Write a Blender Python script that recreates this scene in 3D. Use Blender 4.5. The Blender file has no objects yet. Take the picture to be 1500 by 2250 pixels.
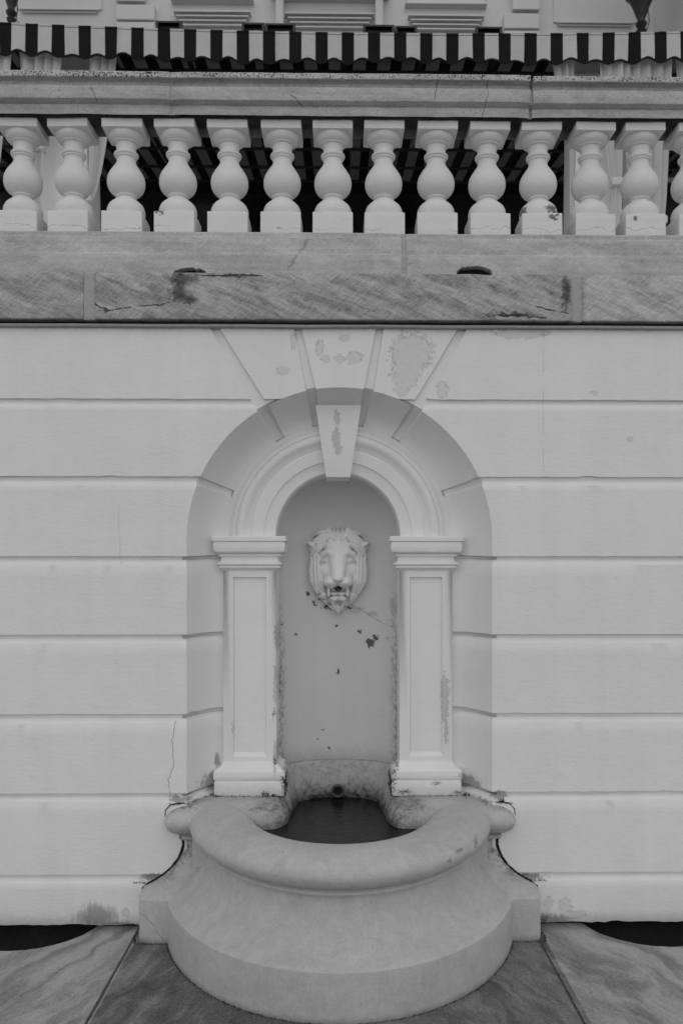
import bpy, bmesh, math, random
from mathutils import Vector, noise as mn
random.seed(7)
S = bpy.context.scene
C = bpy.data.collections.new("place"); S.collection.children.link(C)

# ------------------------------------------------------------------ camera, sky, sun, exposure
CAM_D, CAM_H = 3.854, 1.631
cd = bpy.data.cameras.new("camera"); cam = bpy.data.objects.new("camera", cd); C.objects.link(cam)
cam.location = (0, -CAM_D, CAM_H)
cam.rotation_euler = (math.radians(90), 0, math.radians(-0.84))
cd.sensor_fit = 'VERTICAL'; cd.sensor_height = 36; cd.sensor_width = 24
cd.lens = 1850 / 2250 * 36
cd.shift_x = -25 / 2250; cd.shift_y = 125 / 2250
cd.clip_start = 0.05; cd.clip_end = 2000
cd.dof.use_dof = True; cd.dof.focus_distance = 3.95; cd.dof.aperture_fstop = 3.2
S.camera = cam
W = bpy.data.worlds.new("World"); S.world = W; W.use_nodes = True
wn = W.node_tree; wn.nodes.clear()
sky = wn.nodes.new('ShaderNodeTexSky'); sky.sky_type = 'NISHITA'; sky.sun_disc = False
SUN_EL, SUN_AZ = math.radians(62), math.radians(180 + 8)
sky.sun_elevation = SUN_EL; sky.sun_rotation = SUN_AZ; sky.dust_density = 0.3; sky.air_density = 1.0
bw = wn.nodes.new('ShaderNodeRGBToBW'); bg = wn.nodes.new('ShaderNodeBackground'); wo = wn.nodes.new('ShaderNodeOutputWorld')
wn.links.new(sky.outputs[0], bw.inputs[0]); wn.links.new(bw.outputs[0], bg.inputs[0]); wn.links.new(bg.outputs[0], wo.inputs[0])
bg.inputs[1].default_value = 0.15
sl = bpy.data.lights.new("sun", 'SUN'); sl.energy = 0.5; sl.angle = math.radians(90); sl.color = (1, 1, 1)
so = bpy.data.objects.new("sun", sl); C.objects.link(so)
# light comes from behind the camera, high up (direction to the sun = -Y, up)
so.rotation_euler = (math.radians(90) - SUN_EL, 0, math.radians(8)); so.location = (0, -8, 12)
S.view_settings.view_transform = 'Standard'; S.view_settings.look = 'None'
S.view_settings.gamma = 1; S.view_settings.use_curve_mapping = False
S.view_settings.exposure = 0.20

# ------------------------------------------------------------------ node helpers
class V:
    warp = None
    """a shader value; arithmetic builds Math nodes"""
    nt = None
    def __init__(s, k): s.k = k
    @staticmethod
    def op(o, *a, clamp=False):
        n = V.nt.nodes.new('ShaderNodeMath'); n.operation = o; n.use_clamp = clamp
        for i, x in enumerate(a):
            if isinstance(x, V): V.nt.links.new(x.k, n.inputs[i])
            else: n.inputs[i].default_value = x
        return V(n.outputs[0])
    def __add__(s, o): return V.op('ADD', s, o)
    __radd__ = __add__
    def __sub__(s, o): return V.op('SUBTRACT', s, o)
    def __rsub__(s, o): return V.op('SUBTRACT', o, s)
    def __mul__(s, o): return V.op('MULTIPLY', s, o)
    __rmul__ = __mul__
    def __truediv__(s, o): return V.op('DIVIDE', s, o)
def vmin(a, b): return V.op('MINIMUM', a, b)
def vmax(a, b): return V.op('MAXIMUM', a, b)
def clamp01(a): return V.op('ADD', a, 0.0, clamp=True)
def step(v, lo, hi):
    n = V.nt.nodes.new('ShaderNodeMapRange'); n.interpolation_type = 'SMOOTHSTEP'
    V.nt.links.new(v.k, n.inputs[0]); n.inputs[1].default_value = lo; n.inputs[2].default_value = hi
    if lo > hi:
        n.inputs[1].default_value = hi; n.inputs[2].default_value = lo; n.inputs[3].default_value = 1; n.inputs[4].default_value = 0
    return V(n.outputs[0])
def position():
    g = V.nt.nodes.new('ShaderNodeNewGeometry'); return g.outputs['Position'], g.outputs['Normal']
def sep(sock):
    n = V.nt.nodes.new('ShaderNodeSeparateXYZ'); V.nt.links.new(sock, n.inputs[0]); return [V(o) for o in n.outputs]
def comb(x, y, z):
    n = V.nt.nodes.new('ShaderNodeCombineXYZ')
    for i, a in enumerate((x, y, z)):
        if isinstance(a, V): V.nt.links.new(a.k, n.inputs[i])
        else: n.inputs[i].default_value = a
    return n.outputs[0]
def noise(vec, scale, detail=4, rough=0.55, dist=0, st=(1, 1, 1), rot=(0, 0, 0)):
    if rot != (0, 0, 0):
        m = V.nt.nodes.new('ShaderNodeMapping'); m.inputs['Rotation'].default_value = rot; V.nt.links.new(vec, m.inputs[0]); vec = m.outputs[0]
    if st != (1, 1, 1):
        m = V.nt.nodes.new('ShaderNodeMapping'); m.inputs['Scale'].default_value = st
        V.nt.links.new(vec, m.inputs[0]); vec = m.outputs[0]
    n = V.nt.nodes.new('ShaderNodeTexNoise'); V.nt.links.new(vec, n.inputs['Vector'])
    n.inputs['Scale'].default_value = scale; n.inputs['Detail'].default_value = detail
    n.inputs['Roughness'].default_value = rough; n.inputs['Distortion'].default_value = dist
    return V(n.outputs[0])
def voro(vec, scale, feat='F1', rnd=1):
    n = V.nt.nodes.new('ShaderNodeTexVoronoi'); n.feature = feat; V.nt.links.new(vec, n.inputs['Vector'])
    n.inputs['Scale'].default_value = scale; n.inputs['Randomness'].default_value = rnd
    return V(n.outputs[0])
def lerp(a, b, t): return a + (b - a) * t if isinstance(a, V) or isinstance(b, V) else V.op('ADD', t * (b - a), a)
def blobs(x, z, lst, nz, amp=0.8):
    """ragged flakes: >0 inside. lst of (cx, cz, rx, rz)"""
    d = None
    wx, wz = V.warp
    x = x + wx; z = z + wz
    for cx, cz, rx, rz in lst:
        ax = V.op('POWER', V.op('ABSOLUTE', (x - cx) / rx), 2); az = V.op('POWER', V.op('ABSOLUTE', (z - cz) / rz), 2)
        q = V.op('SQRT', ax + az)
        d = q if d is None else vmin(d, q)
    return 1.0 - d + (nz - 0.5) * amp
def lines(x, z, polys, nx, nz_, amp=0.02):
    """distance to ragged polylines"""
    x = x + (nx - 0.5) * amp; z = z + (nz_ - 0.5) * amp
    d = None
    for pts in polys:
        for (x0, z0), (x1, z1) in zip(pts, pts[1:]):
            L2 = (x1 - x0) ** 2 + (z1 - z0) ** 2
            t = V.op('ADD', (x - x0) * ((x1 - x0) / L2) + (z - z0) * ((z1 - z0) / L2), 0.0, clamp=True)
            q = V.op('SQRT', V.op('POWER', V.op('ABSOLUTE', x - x0 - t * (x1 - x0)), 2) + V.op('POWER', V.op('ABSOLUTE', z - z0 - t * (z1 - z0)), 2))
            d = q if d is None else vmin(d, q)
    return d
def mat(name, fn):
    m = bpy.data.materials.new(name); m.use_nodes = True; nt = m.node_tree; nt.nodes.clear(); V.nt = nt
    Pq = position()[0]; c3 = V.nt.nodes.new('ShaderNodeTexNoise'); c3.inputs['Scale'].default_value = 48; c3.inputs['Detail'].default_value = 5; c3.inputs['Roughness'].default_value = .72
    V.nt.links.new(Pq, c3.inputs['Vector']); sc = V.nt.nodes.new('ShaderNodeSeparateColor'); V.nt.links.new(c3.outputs['Color'], sc.inputs[0])
    V.warp = ((V(sc.outputs[0]) - .5) * .055, (V(sc.outputs[1]) - .5) * .055)
    b = nt.nodes.new('ShaderNodeBsdfPrincipled'); o = nt.nodes.new('ShaderNodeOutputMaterial')
    nt.links.new(b.outputs[0], o.inputs[0])
    r = fn() if fn else {}
    col = r.get('col', 0.5)
    if isinstance(col, V): nt.links.new(col.k, b.inputs['Base Color'])
    else: b.inputs['Base Color'].default_value = (col, col, col, 1)
    ro = r.get('rough', 0.7)
    if isinstance(ro, V): nt.links.new(ro.k, b.inputs['Roughness'])
    else: b.inputs['Roughness'].default_value = ro
    b.inputs['Specular IOR Level'].default_value = r.get('spec', 0.3)
    b.inputs['Metallic'].default_value = r.get('metal', 0)
    if 'h' in r:
        bp = nt.nodes.new('ShaderNodeBump'); bp.inputs['Strength'].default_value = r.get('bs', 1); bp.inputs['Distance'].default_value = 1.0
        nt.links.new(r['h'].k, bp.inputs['Height']); nt.links.new(bp.outputs[0], b.inputs['Normal'])
    if 'trans' in r:
        t = nt.nodes.new('ShaderNodeBsdfTranslucent'); ms = nt.nodes.new('ShaderNodeMixShader'); ms.inputs[0].default_value = r['trans']
        nt.links.new(col.k if isinstance(col, V) else b.inputs['Base Color'].links[0].from_socket, t.inputs[0]) if isinstance(col, V) else None
        nt.links.new(b.outputs[0], ms.inputs[1]); nt.links.new(t.outputs[0], ms.inputs[2]); nt.links.new(ms.outputs[0], o.inputs[0])
    return m
def px(x, y, s=480.): return ((x - 748) / s, CAM_H + (1250 - y) / s)
def pb(x, y, rx, ry, s=480.):
    a, b = px(x, y, s); return (a, b, rx / s, ry / s)
def pl(*pts, s=480.): return [px(x, y, s) for x, y in pts]

# ------------------------------------------------------------------ materials
def paint_base(P, base=0.70):
    big = noise(P, 1.3, 5, 0.6); mid = noise(P, 9, 5, 0.6); fine = noise(P, 260, 3, 0.6, st=(0.35, 0.6, 1)); sp = noise(P, 70, 4, 0.6, st=(.4, 1, 1))
    streak = noise(P, 5, 4, 0.6, st=(1.6, 1.6, .12))
    col = base * (0.90 + 0.12 * big + 0.06 * (mid - 0.0)) * (0.94 + 0.12 * streak)
    h = 0.0007 * fine + 0.0016 * sp + 0.004 * noise(P, 7, 3) + 0.006 * noise(P, 2.2, 2)
    return col, h
def m_wall():
    P, N = position(); x, y, z = sep(P)
    col, h = paint_base(P, 0.78)
    n1 = noise(P, 45, 6, 0.7); n2 = noise(P, 14, 4, 0.6)
    nx = noise(P, 38, 5, 0.7); nz = noise(comb(x + 3.1, y, z + 1.7), 38, 5, 0.7)
    flakes = blobs(x, z, [pb(905, 775, 46, 42), pb(890, 820, 30, 34), pb(882, 855, 16, 16), pb(703, 765, 9, 18), pb(715, 790, 10, 8),
                          pb(748, 788, 13, 8), pb(779, 786, 17, 12), pb(757, 743, 11, 7), pb(645, 752, 6, 18), pb(972, 855, 12, 18),
                          pb(1145, 730, 58, 12), pb(1062, 722, 22, 5), pb(622, 815, 14, 8), pb(1305, 860, 8, 6), pb(1385, 962, 5, 5), pb(1242, 1995, 14, 20),
                          pb(1205, 1990, 10, 16), pb(1262, 2012, 26, 10), pb(278, 2002, 9, 9), pb(330, 1930, 22, 9), pb(1160, 1935, 22, 6)], n1, 2.4)
    m = step(flakes, 0.0, 0.05)
    rim = step(flakes, -0.10, 0.0) * (1.0 - m)
    col = lerp(col, 0.68 * (0.84 + 0.28 * n1), m)
    col = col * (1.0 - 0.09 * rim)
    h = h - 0.0012 * m
    # rain soot at the wall foot, damp stain and grime near the basin
    soot = step(blobs(x, z, [pb(215, 2010, 60, 34), pb(255, 2030, 60, 12), pb(30, 2040, 90, 10), pb(1215, 2030, 60, 22)], noise(P, 18, 5, .7, st=(2.2, 1, .35)), 1.6), -0.05, 0.6)
    col = col * (1.0 - 0.55 * soot)
    g = step(blobs(x, z, [pb(460, 1735, 40, 34), pb(1035, 1735, 40, 26), pb(395, 1755, 40, 10), pb(1098, 1750, 26, 16), pb(340, 1925, 40, 12), pb(1170, 1930, 46, 10),
                          pb(466, 1690, 8, 30), pb(1195, 2025, 14, 26)], n1, 1.5), 0.15, 0.62)
    col = col * (1.0 - 0.55 * g)
    cr = lines(x, z, [pl((388, 1583), (380, 1625), (384, 1680), (372, 1710), (374, 1752)), pl((366, 1700), (372, 1720)), pl((1195, 722), (1194, 1040)), pl((378, 1760), (402, 1742)),
                      pl((262, 1110), (268, 1240))], nx, nz, 0.022)
    c = step(cr, 0.0016, 0.0004) * step(noise(P, 11, 3), 0.42, 0.5)
    c2 = step(lines(x, z, [pl((388, 1583), (380, 1625), (384, 1680), (372, 1710), (374, 1752))], nx, nz, 0.022), 0.0022, 0.0008)
    c = vmax(c * 0.55, c2)
    col = col * (1.0 - 0.55 * c); h = h - 0.001 * c
    spk = step(voro(P, 26), 0.05, 0.02) * step(noise(P, 3.1, 3), 0.60, 0.66)
    col = col * (1.0 - 0.5 * spk)
    # darker towards the top edge, just under the ledge
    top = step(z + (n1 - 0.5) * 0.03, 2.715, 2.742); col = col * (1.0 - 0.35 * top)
    # darker towards the foot
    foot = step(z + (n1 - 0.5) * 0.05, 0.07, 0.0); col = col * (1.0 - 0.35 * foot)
    return dict(col=col, h=h, rough=0.62, spec=0.3)
def m_trim():
    P, N = position(); x, y, z = sep(P)
    col, h = paint_base(P, 0.80)
    n1 = noise(P, 45, 6, 0.7)
    fl = blobs(x, z, [pb(740, 915, 7, 16, 468), pb(738, 960, 8, 26, 468), pb(744, 985, 7, 14, 468), pb(978, 1540, 8, 60, 460), pb(980, 1600, 6, 34, 460), pb(606, 1500, 3, 40, 455), pb(609, 1400, 4, 30, 455),
                      pb(607, 1650, 4, 26, 455), pb(1015, 1705, 10, 4, 465)], n1, 2.6)
    m = step(fl, 0.0, 0.06); col = lerp(col, 0.56 * (0.8 + 0.4 * n1), m); h = h - 0.0008 * m
    g = step(blobs(x, z, [pb(512, 1600, 1.6, 32, 460), pb(592, 1748, 14, 5, 465), pb(622, 1722, 9, 36, 465), pb(866, 1722, 9, 34, 465), pb(890, 1740, 30, 10, 465), pb(960, 1722, 16, 6, 465),
                          pb(604, 1680, 5, 40, 460), pb(872, 1675, 5, 30, 460), pb(634, 1660, 14, 26, 440), pb(858, 1680, 12, 26, 440), pb(604, 1560, 3, 30, 455), pb(631, 1193, 3, 4, 460),
                          pb(480, 1750, 30, 4, 465), pb(1010, 1742, 26, 4, 465)], n1, 1.5), 0.2, 0.8) * step(noise(P, 110, 4, .75), .40, .54)
    col = col * (1.0 - 0.85 * g)
    low = step(z + (n1 - .5) * .12, 0.66, 0.55); col = col * (1.0 - 0.15 * low)
    return dict(col=col, h=h, rough=0.6, spec=0.3)
def m_niche():
    P, N = position(); x, y, z = sep(P)
    col, h = paint_base(P, 0.68)
    s = 432.
    n1 = noise(P, 60, 6, 0.7); nx = noise(P, 34, 4, 0.7); nz = noise(comb(x + 3.1, y, z + 1.7), 34, 4, 0.7)
    dark = step(blobs(x, z, [pb(722, 1334, 16, 9, s), pb(706, 1318, 14, 4, s), pb(762, 1338, 10, 4, s), pb(690, 1327, 6, 4, s), pb(815, 1415, 10, 11, s), pb(826, 1402, 8, 6, s), pb(791, 1390, 4, 5, s),
                              pb(649, 1395, 6, 3, s), pb(739, 1377, 3, 3, s), pb(676, 1304, 4, 5, s), pb(709, 1610, 2.4, 2.4, s), pb(697, 1628, 2, 2, s), pb(723, 1652, 2.4, 2.4, s), pb(742, 1480, 3, 6, s), pb(622, 1370, 3, 3, s)], n1, 3.0), 0.1, 0.25)
    grey = step(blobs(x, z, [pb(782, 1340, 18, 10, s), pb(816, 1350, 12, 6, s), pb(862, 1330, 8, 26, s), pb(612, 1360, 7, 60, s), pb(615, 1480, 6, 40, s), pb(852, 1402, 5, 5, s)], n1, 3.0), 0.0, 0.3)
    col = lerp(col, 0.50 * (0.7 + 0.5 * n1), grey * 0.8)
    col = lerp(col, 0.11 * (0.5 + n1), dark)
    cr = lines(x, z, [pl((785, 1336), (812, 1350), (826, 1362), (846, 1372), (862, 1377), (863, 1362), (848, 1364), s=s), pl((690, 1305), (705, 1322), (725, 1338), s=s), pl((756, 1050), (768, 1068), s=s)], nx, nz, 0.03)
    c = step(cr, 0.0020, 0.0006); col = col * (1.0 - 0.5 * c); h = h - 0.001 * vmax(c, dark)
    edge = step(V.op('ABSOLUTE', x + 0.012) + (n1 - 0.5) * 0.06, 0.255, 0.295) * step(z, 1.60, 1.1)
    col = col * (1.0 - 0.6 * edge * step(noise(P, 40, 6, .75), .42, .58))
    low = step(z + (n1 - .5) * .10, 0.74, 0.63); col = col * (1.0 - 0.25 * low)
    return dict(col=col, h=h, rough=0.6, spec=0.25)
def m_marble_dark():      # the rough grey ledge stones
    P, N = position(); x, y, z = sep(P)
    w = noise(P, 2.0, 3, .5)
    v = noise(comb(x + w * .25, y, z), 9, 6, .68, dist=.4, st=(.40, 1, 2.4), rot=(0, math.radians(-22), 0))
    v2 = noise(P, 40, 4, .7, st=(.35, 1, 1), rot=(0, math.radians(-30), 0))
    v3 = noise(P, 130, 4, .75)
    diag = noise(P, 120, 2, .6, st=(.12, 1, 1), rot=(0, math.radians(38), 0))
    diag2 = noise(P, 60, 3, .65, st=(.10, 1, 1), rot=(0, math.radians(-24), 0))
    col = 0.25 + 0.20 * step(v, .32, .66) + 0.36 * (v2 - .5) + 0.42 * (v3 - .5) + 0.30 * (diag - .5) + .22 * (diag2 - .5)
    n1 = noise(P, 50, 6, .7)
    s = 485.
    st_ = step(blobs(x, z, [pb(400, 615, 44, 22, s), pb(395, 645, 26, 30, s), pb(1120, 690, 80, 7, s), pb(520, 607, 70, 4, s), pb(1245, 640, 14, 50, s), pb(420, 660, 30, 14, s), pb(236, 685, 8, 8, s)], noise(P, 24, 5, .7), 1.6), .0, .7)
    col = col * (1.0 - .72 * st_)
    right = step(x, 1.10, 1.12); col = col + right * .12 * step(noise(P, 3.2, 4, .6, st=(.6, 1, 2), rot=(0, math.radians(24), 0)), .35, .6)
    nx = noise(P, 30, 5, .7); nz = noise(comb(x + 3.1, y, z + 1.7), 30, 5, .7)
    cr = lines(x, z, [pl((211, 605), (208, 640), (212, 672), (242, 684), (300, 676), (380, 668), s=s), pl((395, 605), (440, 606), (575, 606), s=s), pl((1070, 694), (1140, 692), (1200, 696), s=s), pl((1180, 672), (1250, 688), s=s)], nx, nz, .03)
    c = step(cr, .0035, .001) * step(noise(P, 9, 3), .36, .46); col = col * (1.0 - .8 * c)
    pit = step(voro(P, 55), .14, .05) * step(noise(P, 4, 3), .56, .64); col = col * (1.0 - .75 * pit)
    h = .004 * v + .0035 * v2 + .0010 * v3 + .0016 * diag - .004 * c - .002 * pit
    return dict(col=clamp01(col), h=h, rough=.75, spec=.25)
def m_marble_light(lichen=True):
    def f():
        P, N = position(); x, y, z = sep(P)
        v = noise(P, 6, 6, .65, dist=.5, st=(.5, 1, 1.6), rot=(0, math.radians(-12), 0)); v3 = noise(P, 130, 4, .75); v2 = noise(P, 34, 5, .7, st=(.6, 1, 1))
        hl = noise(P, 50, 3, .6, st=(.02, .5, 1))
        diag = noise(P, 130, 2, .6, st=(.15, 1, 1), rot=(0, math.radians(35), 0))
        col = .39 + .13 * step(v, .3, .7) + .42 * (v3 - .5) + .30 * (v2 - .5) + .22 * (hl - .5) + .16 * (diag - .5)
        h = .0016 * v2 + .0007 * v3 + .0008 * diag + .002 * v
        if lichen:
            n1 = noise(P, 120, 4, .7)
            band = step(z, 3.868, 3.874)
            dens = noise(P, 5, 4, .6)
            spot = step(n1 + (dens - .5) * .35, .545, .575) * band
            spot2 = step(voro(P, 70), .20, .10) * step(noise(P, 6, 3), .53, .60)
            col = col + .06 * band
            k = vmax(spot, spot2)
            col = lerp(col, .035, k)
            nx = noise(P, 30, 5, .7); nz = noise(comb(x + 3.1, y, z + 1.7), 30, 5, .7)
            cr = lines(x, z, [pl((962, 168), (955, 215), s=480), pl((1072, 172), (1072, 205), (1060, 255), s=480), pl((640, 215), (665, 232), s=478), pl((205, 195), (215, 225), s=478)], nx, nz, .03)
            col = col * (1.0 - .55 * step(cr, .004, .001))
            # darker mottled band in the hollow below the top fillet
            cav = step(z, 3.832, 3.836) * step(z, 3.872, 3.868) ; col = col * (1.0 - .30 * cav * step(v2, .3, .6))
        else:
            nx = noise(P, 30, 5, .7); nz = noise(comb(x + 3.1, y, z + 1.7), 30, 5, .7)
            spot = step(voro(P, 48), .12, .05) * step(noise(P, 4.2, 3), .52, .60)
            col = lerp(col, .05, spot)
            cr = lines(x, z, [pl((676, 523), (655, 560), (636, 590), s=478)], nx, nz, .05); col = col * (1.0 - .3 * step(cr, .012, .001))
        return dict(col=clamp01(col), h=h, rough=.75, spec=.25)
    return f
def m_baluster():
    P, N = position(); x, y, z = sep(P)
    col, h = paint_base(P, .74)
    n1 = noise(P, 60, 6, .7); nx = noise(P, 25, 4, .7); nz = noise(comb(x + 3.1, y, z + 1.7), 25, 4, .7)
    fl = step(blobs(x, z, [pb(352, 470, 16, 9, 470), pb(1208, 463, 24, 12, 466), pb(1216, 475, 14, 8, 472), pb(1397, 477, 7, 6, 472), pb(1150, 462, 9, 12, 466)], n1, 3.2), .25, .6)
    col = lerp(col, .16 * (.4 + 1.2 * n1), fl); h = h - .0008 * fl
    cr = step(V.op('ABSOLUTE', z - 3.215 + (noise(P, 7, 3) - .5) * .08 + (nz - .5) * .03), .0016, .0004) * step(noise(P, 6, 3, st=(1, 1, .1)), .42, .5)
    col = col * (1.0 - .5 * cr)
    tp = step(V.op('ABSOLUTE', z - 3.72 + (nz - .5) * .008), .006, .001); col = col * (1.0 - .7 * tp)
    return dict(col=col, h=h, rough=.6, spec=.3)
def m_stone():            # the carved basin
    P, N = position(); x, y, z = sep(P)
    big = noise(P, 2.4, 5, .6); mid = noise(P, 12, 5, .65); fine = noise(P, 230, 3, .7); tool = noise(P, 150, 2, .6, st=(.7, .7, .08))
    m2 = noise(P, 34, 6, .75); tool2 = noise(P, 170, 2, .6, st=(.10, .5, 1))
    col = .40 + .14 * big + .20 * (mid - .5) + .20 * (m2 - .5) + .22 * (fine - .5) + .08 * (tool - .5) + .06 * (tool2 - .5)
    n1 = noise(P, 40, 6, .7)
    # algae where water stands or runs: inside the bowl, and the seams against the wall
    wet = vmax(step(z + (n1 - .5) * .06, .56, .47) * step(y, -.14, -.02) * step(V.op('ABSOLUTE', x), .50, .40), step(V.op('ABSOLUTE', x) + (mid - .5) * .25, .44, .30) * step(y + (n1 - .5) * .05, -.10, -.06) * step(y, .20, .12) * .8)
    mo = noise(P, 28, 7, .8); moss = step(mo, .44, .58)
    col = col * (1.0 - wet * (.30 + .50 * moss))
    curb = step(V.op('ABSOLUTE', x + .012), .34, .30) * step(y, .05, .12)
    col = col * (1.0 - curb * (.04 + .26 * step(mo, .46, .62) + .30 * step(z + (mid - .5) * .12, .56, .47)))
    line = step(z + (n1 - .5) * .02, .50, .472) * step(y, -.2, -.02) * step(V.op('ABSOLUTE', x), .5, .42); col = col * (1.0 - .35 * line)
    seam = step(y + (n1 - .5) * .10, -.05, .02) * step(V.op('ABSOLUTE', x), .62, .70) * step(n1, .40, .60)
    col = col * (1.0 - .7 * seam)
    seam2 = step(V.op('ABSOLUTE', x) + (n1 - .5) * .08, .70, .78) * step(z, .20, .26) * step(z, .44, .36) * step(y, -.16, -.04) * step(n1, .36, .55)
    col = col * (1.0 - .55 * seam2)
    pitm = step(voro(P, 42), .12, .05) * step(noise(P, 5, 3), .50, .58); col = col * (1.0 - .5 * pitm)
    nx = noise(P, 20, 5, .7); nz = noise(comb(x + 3.1, y, z + 1.7), 20, 5, .7)
    sc = step(blobs(x, z, [pb(1038, 1838, 7, 12, 520), pb(980, 1868, 8, 10, 540), pb(992, 1835, 12, 5, 520)], noise(P, 90, 3, .7), 1.8), .1, .5); col = col * (1.0 - .4 * sc)
    cr = lines(x, z, [pl((308, 2002), (326, 2014), (344, 2030), s=501), pl((346, 2040), (366, 2062), s=501)], nx, nz, .02); col = col * (1.0 - .5 * step(cr, .002, .0006))
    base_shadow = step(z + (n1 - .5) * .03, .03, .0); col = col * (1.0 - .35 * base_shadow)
    h = .0010 * fine + .0011 * tool + .0009 * tool2 + .0020 * mid + .0016 * m2 + .004 * big - .0015 * pitm
    return dict(col=clamp01(col), h=h, rough=.62, spec=.3)
def m_paving():
    P, N = position(); x, y, z = sep(P)
    ax = V.op('ABSOLUTE', x)
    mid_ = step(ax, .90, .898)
    w = noise(P, 1.4, 4, .6)
    sgn = step(x, -.5, .5) * 2.0 - 1.0
    u = x * .92 + y * .40 * sgn
    t = y * .92 - x * .40 * sgn
    v = noise(comb(u * 3.4 + w * 1.2, t * .75, 0.0), 2.2, 7, .66, dist=.7)
    v2 = noise(comb(u * 1.6, t * .7, 3.0), 20, 7, .78); v3 = noise(P, 120, 5, .78)
    v4 = noise(comb(u * 6.0, t * 1.2, 8.0), 9, 5, .7)
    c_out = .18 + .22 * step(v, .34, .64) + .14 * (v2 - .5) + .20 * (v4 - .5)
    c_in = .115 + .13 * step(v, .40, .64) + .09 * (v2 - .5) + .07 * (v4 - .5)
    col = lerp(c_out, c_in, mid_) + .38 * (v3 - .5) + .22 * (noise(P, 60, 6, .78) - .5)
    vein = step(V.op('ABSOLUTE', noise(comb(x, y, 5.0), 1.3, 2, .4, dist=.3) - .52), .035, .0) * mid_ * step(noise(P, 4, 4), .4, .6); col = col * (1.0 - .30 * vein); g5 = noise(P, 420, 2, .7); col = col * (.78 + .44 * g5)
    patch_ = step(noise(P, 3.2, 5, .65), .50, .60) * mid_; col = col * (1.0 - .25 * patch_)
    pits = step(noise(comb(u * 2.5, t, 1.0), 46, 4, .7), .62, .68) * step(noise(P, 3, 3), .46, .58); col = col * (1.0 - .55 * pits)
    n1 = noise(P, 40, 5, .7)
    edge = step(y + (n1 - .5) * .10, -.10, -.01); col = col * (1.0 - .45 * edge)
    h = .0022 * v2 + .0010 * v3 + .003 * v - .0015 * pits + .0006 * g5
    return dict(col=clamp01(col), h=h, rough=step(v2, .2, .9) * .35 + .38, spec=.35)
def simple(c, rough=.7, spec=.3, ns=30, amp=.3, bump=.001, metal=0):
    def f():
        P, N = position(); n = noise(P, ns, 5, .65); n2 = noise(P, ns * 6, 3, .6)
        return dict(col=c * (1 - amp / 2 + amp * n), h=bump * n + bump * .4 * n2, rough=rough, spec=spec, metal=metal)
    return f
def m_lion():
    P, N = position(); x, y, z = sep(P); n = noise(P, 14, 5, .65); n1 = noise(P, 70, 6, .7)
    col = .84 * (.93 + .12 * n)
    L = lambda cx, cy, rx, ry: (-.0125 + (cx - 705) / 2190., CAM_H - 10 / 438. - (cy - 700) / 2190., rx / 2190., ry / 2190.)
    g = step(blobs(x, z, [L(705, 885, 50, 42), L(700, 945, 44, 16), L(715, 1030, 60, 60), L(480, 935, 26, 14), L(540, 990, 40, 18), L(610, 1040, 40, 24), L(800, 1075, 40, 16)], n1, 1.2), -.1, .7)
    col = col * (1.0 - .50 * g)
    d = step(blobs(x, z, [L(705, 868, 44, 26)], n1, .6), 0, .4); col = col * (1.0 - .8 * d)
    return dict(col=col, h=.0012 * n + .0006 * n1, rough=.58, spec=.3)
def m_water():
    P, N = position()
    n = noise(P, 26, 3, .5, dist=.8); r = noise(P, 55, 2, .5)
    algae = noise(P, 22, 5, .7)
    return dict(col=.005 + .014 * step(algae, .5, .8), h=.0036 * n + .0012 * r, rough=.12, spec=.16)
STR_P = .2052
def m_stripe(dark=.012, light=.50, trans=0.0, seam=True, trim=True):
    def f():
        P, N = position(); x, y, z = sep(P)
        ph = V.op('FRACT', (x + .148 + 20 * STR_P) / STR_P + .25)
        k = step(V.op('ABSOLUTE', ph - .25), .232, .242)      # 0 in the dark stripe
        n = noise(P, 30, 4, .6, st=(1, 1, 3)); n2 = noise(P, 7, 4, .6)
        col = lerp(dark, light, k) * (.82 + .22 * n + .14 * n2)
        if seam:
            s = step(V.op('ABSOLUTE', z - 5.822 - x * x * .0062 + x * .0045), .0034, .002); col = col * (1.0 - .85 * s)
            stitch = step(V.op('FRACT', x / (STR_P * 6) + .41), .03, .0) ; col = col * (1.0 - .12 * stitch)
        r = dict(col=col, h=.002 * n, rough=.85, spec=.1)
        if trans: r['trans'] = trans
        return r
    return f
def m_curtain():
    P, N = position(); n = noise(P, 3, 4, .6, st=(2, 2, .4))
    return dict(col=.80 * (.85 + .3 * n), h=.002 * noise(P, 60, 3), rough=.85, spec=.1, trans=.35)
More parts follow.
